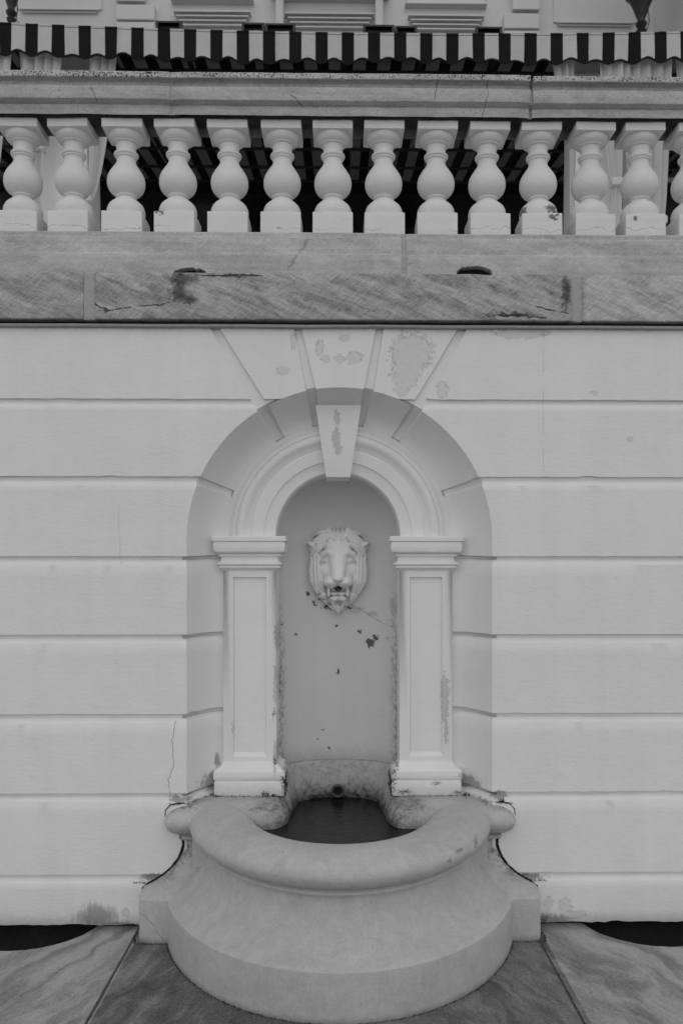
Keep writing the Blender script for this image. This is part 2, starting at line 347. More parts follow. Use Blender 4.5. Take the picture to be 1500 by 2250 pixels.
MAT = dict(wall=mat('painted_wall', m_wall), trim=mat('painted_trim', m_trim), niche=mat('painted_niche', m_niche), ledge=mat('grey_marble', m_marble_dark),
    rail=mat('weathered_marble_rail', m_marble_light(True)), plinth=mat('weathered_marble_plinth', m_marble_light(False)), bal=mat('painted_baluster', m_baluster),
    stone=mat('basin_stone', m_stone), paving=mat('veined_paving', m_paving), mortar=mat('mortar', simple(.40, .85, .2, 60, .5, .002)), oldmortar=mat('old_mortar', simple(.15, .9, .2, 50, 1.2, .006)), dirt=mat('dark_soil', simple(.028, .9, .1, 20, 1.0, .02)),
    gap=mat('shaded_recess', simple(.05, .85, .1, 20, .8, .002)), lead=mat('lead_strip', simple(.34, .6, .3, 40, .6, .002)), iron=mat('black_iron', simple(.014, .45, .5, 50, .5, .002)),  # gap: near-black colour that carries the shade below the ledge
    water=mat('dark_water', m_water), valance=mat('striped_canvas', m_stripe()), canopy=mat('striped_canopy', m_stripe(.005, .10, .18, seam=False)), trimcloth=mat('black_binding', simple(.012, .8, .1)),
    curtain=mat('white_curtain', m_curtain), pillar=mat('pale_marble_pillar', simple(.74, .6, .3, 4, .25, .001)), facade=mat('cream_facade', simple(.62, .65, .3, 3, .12, .001)),
    dark=mat('dark_interior', simple(.022, .6, .3, 3, .4, .001)), dark2=mat('dark_joinery', simple(.010, .5, .3)), lion=mat('painted_lion', m_lion),
    bar=mat('grey_bar', simple(.16, .5, .4)),
    wet=mat('wet_moss', simple(.05, .5, .4, 60, 1.0, .003)), leaf=mat('weed_leaf', simple(.03, .7, .2, 40, .8, .001)), floor=mat('terrace_paving', simple(.60, .6)), earth=mat('ground_stone', simple(.32, .8, .2, 2, .5, .003)),
    bronze=mat('dark_cloth', simple(.016, .7, .2, 12, .8, .004)), rust=mat('pipe_metal', simple(.10, .5, .5, 60, .9, .001)))

# ------------------------------------------------------------------ object helpers
WLOC = {}
def thing(name, label, cat, loc, group=None):
    o = bpy.data.objects.new(name, None); o.empty_display_size = .1; C.objects.link(o)
    o.location = loc; o['label'] = label; o['category'] = cat
    if group: o['group'] = group
    WLOC[o.name] = Vector(loc); return o
def tag(o, label, cat, group=None):
    o['label'] = label; o['category'] = cat
    if group: o['group'] = group
    return o
class MB:
    def __init__(s): s.v = []; s.f = []
    def grid(s, rows, close=False, cap=False):
        b = len(s.v); n = len(rows[0])
        for r in rows: s.v += [tuple(p) for p in r]
        for i in range(len(rows) - 1):
            for j in range(n - 1 if not close else n):
                k = (j + 1) % n
                s.f.append((b + i * n + j, b + i * n + k, b + (i + 1) * n + k, b + (i + 1) * n + j))
        if cap:
            s.f.append(tuple(b + j for j in range(n))[::-1]); s.f.append(tuple(b + (len(rows) - 1) * n + j for j in range(n)))
        return s
    def box(s, x0, x1, y0, y1, z0, z1):
        b = len(s.v)
        s.v += [(x, y, z) for z in (z0, z1) for y in (y0, y1) for x in (x0, x1)]
        s.f += [tuple(b + i for i in q) for q in ((0, 2, 3, 1), (4, 5, 7, 6), (0, 1, 5, 4), (2, 6, 7, 3), (0, 4, 6, 2), (1, 3, 7, 5))]
        return s
    def lathe(s, prof, cx, cy, n=32, sx=1, sy=1):
        rows = [[(cx + r * sx * math.cos(2 * math.pi * k / n), cy + r * sy * math.sin(2 * math.pi * k / n), z) for k in range(n)] for r, z in prof]
        return s.grid(rows, close=True, cap=True)
    def tube(s, pts, r, n=8):
        rows = []
        for i, p in enumerate(pts):
            p = Vector(p); a = Vector(pts[max(i - 1, 0)]); b = Vector(pts[min(i + 1, len(pts) - 1)]); d = (b - a).normalized()
            u = d.orthogonal().normalized(); w = d.cross(u); rr = r[i] if isinstance(r, (list, tuple)) else r
            rows.append([p + (u * math.cos(2 * math.pi * k / n) + w * math.sin(2 * math.pi * k / n)) * rr for k in range(n)])
        return s.grid(rows, close=True, cap=True)
    def build(s, name, m, parent=None, smooth=35, bevel=0, kind=None, loc=None, weld=True):
        off = Vector((0, 0, 0))
        if parent is not None: off = WLOC.get(parent.name, off)
        elif loc: off = Vector(loc)
        me = bpy.data.meshes.new(name); me.from_pydata([tuple(Vector(p) - off) for p in s.v], [], s.f)
        bm = bmesh.new(); bm.from_mesh(me)
        if weld: bmesh.ops.remove_doubles(bm, verts=bm.verts, dist=1e-5)
        bmesh.ops.recalc_face_normals(bm, faces=bm.faces)
        if bevel:
            es = [e for e in bm.edges if len(e.link_faces) == 2 and e.calc_face_angle(0) > .6]
            bmesh.ops.bevel(bm, geom=es, offset=bevel, segments=2, profile=.6, affect='EDGES', clamp_overlap=True)
        bm.to_mesh(me); bm.free()
        me.materials.append(MAT[m])
        if smooth:
            for p in me.polygons: p.use_smooth = True
            me.set_sharp_from_angle(angle=math.radians(smooth))
        o = bpy.data.objects.new(name, me); C.objects.link(o)
        if parent is not None: o.parent = parent; WLOC[o.name] = off.copy()
        elif loc: o.location = loc; WLOC[o.name] = off.copy()
        else: WLOC[o.name] = Vector((0, 0, 0))
        if kind: o['kind'] = kind
        return o
def fn(p, sc=1.0): return mn.noise(Vector(p) * sc)
def lin(a, b, n): return [a + (b - a) * i / (n - 1) for i in range(n)]
def rounded_slab(mb, x0, x1, y0, y1, z0, z1, res=.03, r=.005, chip=.012, amp=.0015, sc=14):
    """stone block with worn, unevenly chipped edges"""
    def conv(p):
        n = fn(p, sc); c = max(0, fn((p[0] + 9, p[1], p[2]), sc * .7) - .15) * 2.2
        rr = r + chip * c
        q = Vector((min(max(p[0], x0 + rr), x1 - rr), min(max(p[1], y0 + rr), y1 - rr), min(max(p[2], z0 + rr), z1 - rr)))
        d = Vector(p) - q
        if d.length > 1e-9: q = q + d.normalized() * min(d.length, rr)
        return q + Vector((fn(p, sc * 1.7) * amp, n * amp * 1.5, fn((p[1], p[0], p[2] + 5), sc) * amp))
    def ax(a, b):
        n = max(3, int((b - a) / res)); l = lin(a, b, n)
        e = [a + min(r * 1.2, (b - a) / 4), b - min(r * 1.2, (b - a) / 4)]
        return sorted(l + e)
    X, Y, Z = ax(x0, x1), ax(y0, y1), ax(z0, z1)
    mb.grid([[conv((x, y0, z)) for x in X] for z in Z]); mb.grid([[conv((x, y1, z)) for x in X] for z in Z])
    mb.grid([[conv((x, y, z1)) for x in X] for y in Y]); mb.grid([[conv((x, y, z0)) for x in X] for y in Y])
    mb.grid([[conv((x0, y, z)) for y in Y] for z in Z]); mb.grid([[conv((x1, y, z)) for y in Y] for z in Z])
    return mb

def prism(mb, pts, y0, y1, dy=0):
    b = len(mb.v); n = len(pts)
    mb.v += [(x, y0, z) for x, z in pts] + [(x, y1 + dy, z) for x, z in pts]
    mb.f.append(tuple(range(b, b + n))); mb.f.append(tuple(range(b + n, b + 2 * n))[::-1])
    mb.f += [(b + i, b + (i + 1) % n, b + n + (i + 1) % n, b + n + i) for i in range(n)]

# ------------------------------------------------------------------ THE WALL
R_O, ZC, XO = .698, 1.764, -.003          # outer arch of the splay
R_I, XN, YR = .545, -.012, .19            # where the splay meets the recess
ZT = 2.739
wall = thing('terrace_wall', 'white painted terrace wall with grooved courses around an arched recess', 'wall', (0, 0, 0))
def arc_o(th): return (XO + R_O * math.cos(th), ZC + R_O * math.sin(th))
def arc_i(th): return (XN + R_I * math.cos(th), ZC + .018 + R_I * math.sin(th))
def cove(O, I, t):
    return Vector((O[0] + (I[0] - O[0]) * t, YR * (1 - (1 - t) ** 2), O[1] + (I[1] - O[1]) * t))
TS = [0, .03, .08, .15, .25, .35, .5, .65, .8, .92, 1.0]
def jamb_I(side, z):
    return (XN + side * R_I, z + .018 * max(0, min(1, (z - 1.55) / .2)))
def wob(p):
    k = .0022 * fn(p, 2.2) + .0009 * fn(p, 9)
    return Vector((p[0], p[1] + k, p[2]))
G = .015
def patch(mb, rows, edges, inset=.0025):
    """rows of front points; edges = set of 't','b','l','r' that drop back into a groove. row 0 = bottom"""
    rows = [[wob(Vector(p)) for p in r] for r in rows]
    nr, nc = len(rows), len(rows[0])
    def nrm(i, j):
        a = rows[i][min(j + 1, nc - 1)] - rows[i][max(j - 1, 0)]; b = rows[min(i + 1, nr - 1)][j] - rows[max(i - 1, 0)][j]
        n = a.cross(b); n.normalize() if n.length > 1e-12 else None
        return n if n.y > 0 else -n
    def chip(p, k): return .0016 * fn(p, 22) + .0010 * fn(p, 60) + .012 * max(0, fn((p.x + k, p.y, p.z), 9) - .42)
    if 'b' in edges: rows[0] = [p + Vector((0, 0, chip(p, 0))) for p in rows[0]]
    if 't' in edges: rows[-1] = [p - Vector((0, 0, chip(p, 7))) for p in rows[-1]]
    mb.grid(rows)
    if 'b' in edges:
        mb.grid([rows[0], [rows[0][j] + nrm(0, j) * .002 + Vector((0, 0, -.0015 + .001 * fn(rows[0][j], 30))) for j in range(nc)], [rows[0][j] + nrm(0, j) * G + Vector((0, 0, -.0015)) for j in range(nc)]])
    if 't' in edges:
        e = nr - 1
        mb.grid([rows[e], [rows[e][j] + nrm(e, j) * .003 + Vector((0, 0, .0045 + .0012 * fn(rows[e][j], 30))) for j in range(nc)], [rows[e][j] + nrm(e, j) * G + Vector((0, 0, .021)) for j in range(nc)]])
    for side, j in (('l', 0), ('r', nc - 1)):
        if side in edges: mb.grid([[rows[i][j] for i in range(nr)], [rows[i][j] + nrm(i, j) * G for i in range(nr)]])
XL = 3.4
JZ = [(1.650, 1.331), (1.291, .969), (.927, .608), (.569, .237), (.198, .010)]      # jamb courses (top, bottom)
def flat_xs(x0, x1):
    n = max(4, int(abs(x1 - x0) / .035)); return lin(x0, x1, n)
for side in (-1, 1):
    # jamb courses below the spring
    for (zt, zb) in JZ:
        mb = MB(); rows = []
        for z in lin(zb, zt, 7):
            zz = z + (.006 * fn((side * 2, 0, z), 3) if zb > .1 else (0.0 if z > zb + .001 else 0))
            O = (XO + side * R_O, zz); I = jamb_I(side, zz)
            r = [Vector((x, 0, z)) for x in flat_xs(side * XL, O[0])][:-1]
            if zb < .1 and z == zb: r = [p + Vector((0, 0, .006 * fn(p, 9) + .004 * fn(p, 40))) for p in r]
            rows.append(r + [cove((O[0], z), (I[0], I[1] - zz + z), t) for t in TS])
        if zb < .1:
            n = 90; rows = []
            for z in (zb, zb + .03, .1, zt - .03, zt):
                O = (XO + side * R_O, z); I = jamb_I(side, z)
                r = [Vector((x, 0, z)) for x in lin(side * XL, O[0], n)][:-1]
                if z == zb: r = [p + Vector((0, .004 * fn(p, 25), .010 * fn(p, 7) + .006 * fn(p, 35))) for p in r]
                rows.append(r + [cove(O, I, t) for t in TS])
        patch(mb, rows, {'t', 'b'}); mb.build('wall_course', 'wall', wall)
    # spring course 1.689 .. 2.014
    mb = MB(); rows = []
    for z in lin(1.689, 2.014, 13):
        if z < ZC: O = (XO + side * R_O, z); I = jamb_I(side, z)
        else:
            th = math.asin((z - ZC) / R_O); a = arc_o(th); b = arc_i(th)
            O = (XO + side * (a[0] - XO), a[1]); I = (XN + side * (b[0] - XN), b[1])
        r = [Vector((x, 0, z)) for x in flat_xs(side * XL, O[0])][:-1]
        rows.append(r + [cove(O, I, t) for t in TS])
    n = min(len(r) for r in rows); m_ = [r[:n - len(TS)] for r in rows]
    rows = [[Vector((x, 0, r[-len(TS)].z)) for x in lin(side * XL, r[-len(TS)].x, 80)][:-1] + r[-len(TS):] for r in rows]
    patch(mb, rows, {'t', 'b'}); mb.build('wall_course', 'wall', wall)
    # arch course 2.054 .. 2.371, ends on the sloping joint
    mb = MB(); rows = []
    t0, t1 = math.asin((2.054 - ZC) / R_O), math.radians(57.2)
    for k in lin(0, 1, 18):
        th = t0 + (t1 - t0) * k; a = arc_o(th); b = arc_i(th)
        O = (XO + side * (a[0] - XO), a[1]); I = (XN + side * (b[0] - XN), b[1])
        z = 2.054 + (2.371 - 2.054) * max(k, (O[1] - 2.054) / (2.371 - 2.054)) if k < 1 else 2.371
        z = O[1] if k < .9 else O[1] + (2.371 - O[1]) * (k - .9) / .1
        xm = O[0] + side * .035
        rows.append([Vector((x, 0, z)) for x in lin(side * XL, xm, 80)] + [cove(O, I, t) for t in TS])
    patch(mb, rows, {'t', 'b'}); mb.build('wall_course', 'wall', wall)
    # top course
    mb = MB(); rows = []
    for z in lin(2.408, ZT, 6):
        k = (z - 2.408) / (ZT - 2.408); xe = side * (.402 + (.592 - .402) * k) - .008
        rows.append([Vector((x, 0, z)) for x in lin(side * XL, xe, 80)])
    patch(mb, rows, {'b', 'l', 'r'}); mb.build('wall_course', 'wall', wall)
    # side voussoir: face and its return in the splay
    mb = MB(); rows = []; crow = []
    th0, th1 = math.radians(62), math.radians(77.2)
    for k in lin(0, 1, 9):
        th = th0 + (th1 - th0) * k; a = arc_o(th); b = arc_i(th)
        O = (XO + side * (a[0] - XO), a[1]); I = (XN + side * (b[0] - XN), b[1])
        top = side * (.548 + (.207 - .548) * k) - .008
        dz = ZT - O[1]; dx = top - O[0]
        zb = max(O[1], 2.408); xb = O[0] + dx * (zb - O[1]) / dz
        rows.append([Vector((xb + (top - xb) * q, 0, zb + (ZT - zb) * q)) for q in lin(0, 1, 7)])
        crow.append([cove(O, I, t) for t in TS])
    patch(mb, rows, {'t', 'b', 'l'}); patch(mb, crow, {'t', 'b'}); mb.build('voussoir', 'wall', wall)
# middle voussoir
mb = MB(); rows = []; crow = []
for k in lin(0, 1, 9):
    th = math.radians(99 - 18 * k); O = arc_o(th); I = arc_i(th); top = (-.171 + .342 * k) - .008
    rows.append([Vector((O[0] + (top - O[0]) * q, 0, O[1] + (ZT - O[1]) * q)) for q in lin(0, 1, 7)]); crow.append([cove(O, I, t) for t in TS])
patch(mb, rows, {'t', 'b'}); patch(mb, crow, {'t', 'b'}); mb.build('voussoir', 'wall', wall)
# the body behind the blocks = floor of every groove
mb = MB()
def body_rows(side):
    rows = []
    for z in list(lin(.03, ZC, 24)) + [None]:
        if z is None: break
        O = (XO + side * (R_O + .004), z); I = jamb_I(side, z)
        rows.append([Vector((x, G, z)) for x in lin(side * XL, O[0], 8)[:-1]] + [cove((O[0] + side * .012, z), (I[0] + side * .004, I[1]), t) + Vector((side * .008 * (1 - t), .017 * t + G * (1 - t), 0)) for t in TS])
    for th in [math.radians(a) for a in range(2, 91, 4)]:
        a = arc_o(th); b = arc_i(th); c, s_ = math.cos(th), math.sin(th)
        O = (XO + side * (R_O + .011) * c, ZC + (R_O + .011) * s_); I = (XN + side * (R_I + .004) * c, b[1] + .004 * s_)
        rows.append([Vector((x, G, O[1])) for x in lin(side * XL, O[0], 8)[:-1]] + [cove(O, I, t) + Vector((0, .010 * t + G * (1 - t), 0)) for t in TS])
    return rows
for side in (-1, 1): mb.grid(body_rows(side))
mb.grid([[Vector((x, G, z)) for x in lin(-XL, XL, 20)] for z in (ZC + (R_O + .011), 2.6, 2.80)])
mb.build('wall_core', 'wall', wall)
# solid mass behind so the wall has real thickness
mb = MB(); mb.box(-XL, XL, .55, .75, .03, 2.76); mb.box(-XL, -XL + .02, .022, .55, .03, 2.76); mb.box(XL - .02, XL, .022, .55, .03, 2.76); mb.build('wall_back', 'wall', wall)

# recess plane with the niche opening
RN, YN, DN, ZN = .295, .33, .19, 1.80
def nich(th, r=RN): return (XN + r * math.cos(th), ZN + r * math.sin(th))
mb = MB()
for side in (-1, 1):
    rows = []
    for z in lin(.40, 1.75, 14):
        I = jamb_I(side, z); a = (XN + side * RN, z)
        rows.append([Vector((I[0] + (a[0] - I[0]) * q, YR, I[1] + (a[1] - I[1]) * q)) for q in (0, .3, .6, 1)])
    for d in range(0, 91, 5):
        th = math.radians(d); I = arc_i(th); a = nich(th); I = (XN + side * (I[0] - XN), I[1]); a = (XN + side * (a[0] - XN), a[1])
        rows.append([wob(Vector((I[0] + (a[0] - I[0]) * q, YR, I[1] + (a[1] - I[1]) * q))) for q in (0, .3, .6, 1)])
    mb.grid(rows)
mb.build('recess_face', 'wall', wall)
# niche: curved on plan with a half dome
mb = MB()
qs = [('s', .175), ('s', .25), ('s', YN)] + [('e', math.radians(a)) for a in (6, 12, 20, 28, 36, 44, 52, 60, 68, 76, 84, 90)]
def nr(q): return (RN, q[1]) if q[0] == 's' else (RN * math.cos(q[1]) if q[1] < 1.57 else 0.0, YN + DN * math.sin(q[1]))
rows = []
angs = [math.radians(a) for a in range(180, -1, -6)]
for z in lin(.40, 1.78, 16): pass
for q in qs:
    r, y = nr(q)
    row = [Vector((XN - r, y, z)) for z in lin(.40, 1.78, 18)] + [Vector((XN + r * math.cos(a), y, ZN + r * math.sin(a))) for a in angs] + [Vector((XN + r, y, z)) for z in lin(1.78, .40, 18)]
    rows.append([p + Vector((0, .0025 * fn((abs(p.x - XN), p.y, p.z), 4), 0)) for p in row])
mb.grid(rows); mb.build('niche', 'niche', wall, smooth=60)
# archivolt
prof = [(RN, .30), (RN, .183), (RN + .004, .179), (.350, .178), (.353, .176), (.354, .170), (.407, .168), (.409, .176), (.414, .178), (.420, .174), (.428, .170), (.436, .166), (.446, .154), (.458, .147), (.470, .148), (.480, .155), (.484, .163), (.487, .158), (.497, .162), (.510, .178), (.522, .198), (.528, .215)]
mb = MB(); rows = []
for k, a in enumerate([None] + list(range(0, 181, 4)) + [None]):
    if a is None:
        sd = 1 if k == 0 else -1; rows.append([Vector((XN + sd * r, y, 1.772)) for r, y in prof])
    else:
        th = math.radians(a); rows.append([wob(Vector((XN + r * math.cos(th), y, ZN - .008 + r * math.sin(th)))) for r, y in prof])
mb.grid(rows); mb.build('archivolt', 'trim', wall, smooth=40)
# keystone
mb = MB(); prism(mb, [(XN - .056, 2.063), (XN + .058, 2.063), (XN + .110, 2.404), (XN - .106, 2.404)], .112, .30)
mb.build('keystone', 'trim', wall, bevel=.004)
# pilasters
def rect_loft(mb, prof, xl, xr, yf, yb=.24, left=True):
    """mouldings that return round three sides; prof of (offset, z)"""
    mb.grid([[Vector((xl - o, yb, z)), Vector((xl - o, yf - o, z)), Vector((xr + o, yf - o, z)), Vector((xr + o, yb + .08, z))] for o, z in prof])
def sub(name, m, par, mbx, **k):
    o = mbx.build(name, m, par, **k); return o
for side in (-1, 1):
    xa, xb = (.292, .544) if side > 0 else (-.568, -.316)
    xa, xb = XN + (.293 if side > 0 else -.545), XN + (.545 if side > 0 else -.293)
    yf = .165
    mb = MB()
    pz0, pz1 = .735, 1.592; pa, pb_ = xa + .046, xb - .049
    if side > 0: pa, pb_ = xa + .049, xb - .046
    # shaft faces around a sunk panel
    pts = [(xa, .60), (xb, .60), (xb, 1.70), (xa, 1.70)]; inn = [(pa, pz0), (pb_, pz0), (pb_, pz1), (pa, pz1)]
    def ringq(A, ya, B, ybb):
        mb.grid([[Vector((x, ya, z)) for x, z in A + A[:1]], [Vector((x, ybb, z)) for x, z in B + B[:1]]])
    ringq(pts, yf, inn, yf); inn2 = [(pa + .004, pz0 + .02), (pb_ - .004, pz0 + .02), (pb_ - .004, pz1 - .003), (pa + .004, pz1 - .003)]
    ringq(inn, yf, inn2, yf + .014)
    mb.grid([[Vector((x, yf + .014 + .0015 * fn((x, 0, z), 5), z)) for x in lin(pa + .004, pb_ - .004, 4)] for z in lin(pz0 + .02, pz1 - .003, 9)])
    mb.grid([[Vector((xa, .33, z)), Vector((xa, yf, z))] for z in (.56, 1.70)]); mb.grid([[Vector((xb, yf, z)), Vector((xb, .33, z))] for z in (.56, 1.70)])
    pil = mb.build('pilaster', 'trim', wall, smooth=30)
    cap = MB()
    P = [(0, 1.622), (.015, 1.6355), (.0185, 1.637), (.0185, 1.6455), (.014, 1.647), (.014, 1.650), (.026, 1.652), (.026, 1.6585), (.013, 1.664), (.008, 1.669), (.007, 1.688), (.009, 1.691), (.021, 1.693), (.021, 1.699), (.015, 1.7005), (.015, 1.703),
         (.026, 1.705), (.036, 1.712), (.0405, 1.724), (.042, 1.742), (.041, 1.757), (.037, 1.759), (.037, 1.7615), (.047, 1.763), (.0475, 1.782), (.043, 1.786), (-.02, 1.787)]
    rect_loft(cap, P, xa, xb, yf); c = cap.build('capital', 'trim', pil, smooth=30)
    bs = MB()
    P = [(0, .715), (.004, .704), (.012, .692), (.026, .684), (.034, .680), (.040, .672), (.042, .655), (.041, .640), (.036, .631), (.034, .6285), (.036, .626), (.038, .622), (.038, .562), (.034, .555)]
    rect_loft(bs, P, xa, xb, yf, yb=.26); bs.build('pilaster_base', 'trim', pil, smooth=30)

# ------------------------------------------------------------------ ledge stones over the wall
YL = -.04
slabs = [(-3.45, (187 - 748) / 485), ((211 - 748) / 485, (1257 - 748) / 485), ((1280 - 748) / 485, 3.45)]
for i, (a, b) in enumerate(slabs):
    mb = MB(); rounded_slab(mb, a, b, YL + (.002 if i != 1 else 0), .34, 2.760, 2.971 - (.002 if i == 2 else 0), res=.028, r=.005, chip=.015, amp=.0018)
    mb.build('ledge_stone', 'ledge', wall, smooth=50)
for a, b in ((slabs[0][1], slabs[1][0]), (slabs[1][1], slabs[2][0])):
    mb = MB(); rounded_slab(mb, a - .002, b + .002, YL + .006, .30, 2.757, 2.967, res=.012, r=.003, chip=.006, amp=.002, sc=30); mb.build('mortar_joint', 'mortar', wall, smooth=50)
mb = MB(); mb.box(-3.4, 3.4, .012, .3, 2.7395, 2.762); mb.build('shadow_gap', 'gap', wall)  # shadow between ledge and strip, put in as a dark-coloured box
mb = MB()
rows = []
for x in lin(-3.4, 3.4, 160):
    w = .0022 * fn((x, 0, 0), 3) + .0012 * fn((x, 4, 0), 17)
    rows.append([Vector((x, .02, 2.744)), Vector((x, -.020 + w, 2.743 + w)), Vector((x, -.025 + w, 2.738 + w)), Vector((x, -.024 + w, 2.732 + w * 1.4)), Vector((x, -.012 + w, 2.729 + w)), Vector((x, .02, 2.731))])
mb.grid(rows); mb.build('lead_strip', 'lead', wall)

# ------------------------------------------------------------------ BALUSTRADE
bal = thing('balustrade', 'stone balustrade with moulded handrail and pot bellied balusters above the ledge', 'balustrade', (0, .15, 2.971))
def extrude_x(mb, prof, x0, x1, res=.05, amp=.0012, chip=0):
    X = lin(x0, x1, max(3, int((x1 - x0) / res)))
    rows = []
    for i, x in enumerate(X):
        e = min(i, len(X) - 1 - i); inn = .004 if e == 0 else 0
        rows.append([Vector((x, y + amp * fn((x, y, z), 12) + inn, z + amp * fn((x, y + 7, z), 9))) for y, z in prof])
    n = len(prof); b = len(mb.v)
    mb.grid(rows); mb.f.append(tuple(b + j for j in range(n))); mb.f.append(tuple(b + (len(rows) - 1) * n + j for j in range(n))[::-1])
pp = [(.33, 2.960), (.002, 2.960), (0, 2.968), (0, 3.066), (.002, 3.0715), (.012, 3.0735), (.019, 3.082), (.019, 3.102), (.021, 3.1045), (.032, 3.107), (.032, 3.154), (.035, 3.160), (.042, 3.166), (.042, 3.183), (.046, 3.188), (.33, 3.188)]
jx = (887 - 748) / 478; plinths = []
for a, b, dz in ((-3.4, jx - .011, 0), (jx + .013, 3.4, -.003)):
    mb = MB(); extrude_x(mb, [(y, z + (dz if z > 2.97 else 0)) for y, z in pp], a, b); plinths.append(mb.build('plinth_stone', 'plinth', bal, smooth=28))
mb = MB(); extrude_x(mb, [(y + .003 if y < .3 else y, z - .002) for y, z in pp], jx - .012, jx + .014, res=.01); mb.build('mortar_joint', 'mortar', bal, smooth=28)
# weep holes cut at the foot of the plinth, read as dark ragged hollows
for cx, w, h, po in ((418, 36, 13, plinths[0]), (1043, 40, 21, plinths[1])):
    x0, z0 = px(cx, 601, 481); n = 26; z0 -= .004
    rim = [(x0 + w / 481 * math.cos(math.pi * k / n), z0 + (h / 481) * (max(0, math.sin(math.pi * k / n)) ** .6) * (1 + .35 * fn((k, cx, 0), .7))) for k in range(n + 1)]
    mb = MB(); prism(mb, rim, -.03, .07); cut = mb.build('cutter', 'dirt', bal, smooth=0)
    md = po.modifiers.new('b', 'BOOLEAN'); md.operation = 'DIFFERENCE'; md.object = cut; md.solver = 'EXACT'
    bpy.context.view_layer.update()
    me = bpy.data.meshes.new_from_object(po.evaluated_get(bpy.context.evaluated_depsgraph_get())); po.modifiers.clear(); po.data = me
    bpy.data.objects.remove(cut)
    mb = MB(); prism(mb, [(x0 + (x - x0) * 1.03, z - .001) for x, z in rim], .045, .068); mb.build('weep_hole', 'dirt', bal, smooth=0)
# handrail
hp = [(.032, 3.721), (.030, 3.726), (.030, 3.762), (.034, 3.766), (.022, 3.771), (.010, 3.773), (.001, 3.775), (-.001, 3.780), (-.001, 3.832), (.003, 3.836), (.016, 3.838), (.020, 3.846), (.018, 3.858), (.008, 3.866), (-.004, 3.869), (-.007, 3.872), (-.007, 3.893), (-.002, 3.898), (.262, 3.898), (.262, 3.775), (.235, 3.765), (.235, 3.721)]
j1, j2 = (373 - 748) / 480, (1168 - 748) / 480
for a, b, dz in ((-3.4, j1, 0.002), (j1 + .012, j2 - .004, 0), (j2 + .010, 3.4, -.004)):
    mb = MB(); extrude_x(mb, [(y, z + (dz if z > 3.722 else 0)) for y, z in hp], a, b, amp=.0018); mb.build('handrail_stone', 'rail', bal, smooth=28)
mb = MB(); extrude_x(mb, [(y + .002, z - .001) for y, z in hp], j1 - .001, j1 + .013, res=.01); mb.build('mortar_joint', 'mortar', bal, smooth=28)
mb = MB(); extrude_x(mb, [(y + .012 if y < .1 else y, z - .004 if z > 3.75 else z) for y, z in hp if z < 3.86], j2 - .005, j2 + .011, res=.004, amp=.004); mb.build('broken_joint', 'mortar', bal, smooth=28)
# balusters
BY = .153
bp = [(.0005, 3.288), (.084, 3.288), (.0865, 3.296), (.089, 3.308), (.0892, 3.322), (.086, 3.336), (.079, 3.350), (.069, 3.360), (.060, 3.364), (.057, 3.366), (.0565, 3.371), (.052, 3.374), (.045, 3.377), (.042, 3.381), (.0415, 3.384), (.0445, 3.387), (.0485, 3.389), (.0495, 3.393), (.048, 3.397),
      (.052, 3.399), (.060, 3.403), (.070, 3.411), (.079, 3.422), (.0855, 3.437), (.0885, 3.453), (.088, 3.470), (.0845, 3.486), (.078, 3.500), (.070, 3.513), (.062, 3.525), (.054, 3.536), (.048, 3.546), (.0445, 3.556), (.0435, 3.566), (.0445, 3.573), (.050, 3.575), (.0515, 3.579), (.0505, 3.582),
      (.0555, 3.584), (.0575, 3.589), (.0565, 3.595), (.051, 3.599), (.0468, 3.602), (.0455, 3.612), (.0458, 3.628), (.048, 3.637), (.054, 3.640), (.0585, 3.641), (.0595, 3.645), (.064, 3.647), (.073, 3.653), (.0805, 3.663), (.0835, 3.675), (.083, 3.684), (.0005, 3.684)]
body = MB(); body.lathe(bp, -.036, BY, 40)
b0 = body.build('baluster', 'bal', bal, smooth=48, weld=True)
def block(x0, x1, y0, y1, z0, z1, name):
    mb = MB(); rounded_slab(mb, x0, x1, y0, y1, z0, z1, res=.02, r=.003, chip=.005, amp=.0012, sc=22); return mb.build(name, 'bal', b0, smooth=50)
c0 = block(-.036 - .0935, -.036 + .0935, .06, .246, 3.680, 3.722, 'cap_block'); p0 = block(-.036 - .0935, -.036 + .0935, .06, .246, 3.186, 3.291, 'base_block')
for n in list(range(-12, 0)) + list(range(1, 13)):
    x = n * .2443
    b = b0.copy(); C.objects.link(b); b.parent = bal; b.location = (x + .002 * math.sin(n * 5.1), 0, .0015 * math.sin(n * 3.3)); b.rotation_euler = (.003 * math.sin(n * 7.7), .005 * math.sin(n * 4.1), .025 * math.sin(n * 2.9))
    for q in (c0, p0):
        d = q.copy(); C.objects.link(d); d.parent = b

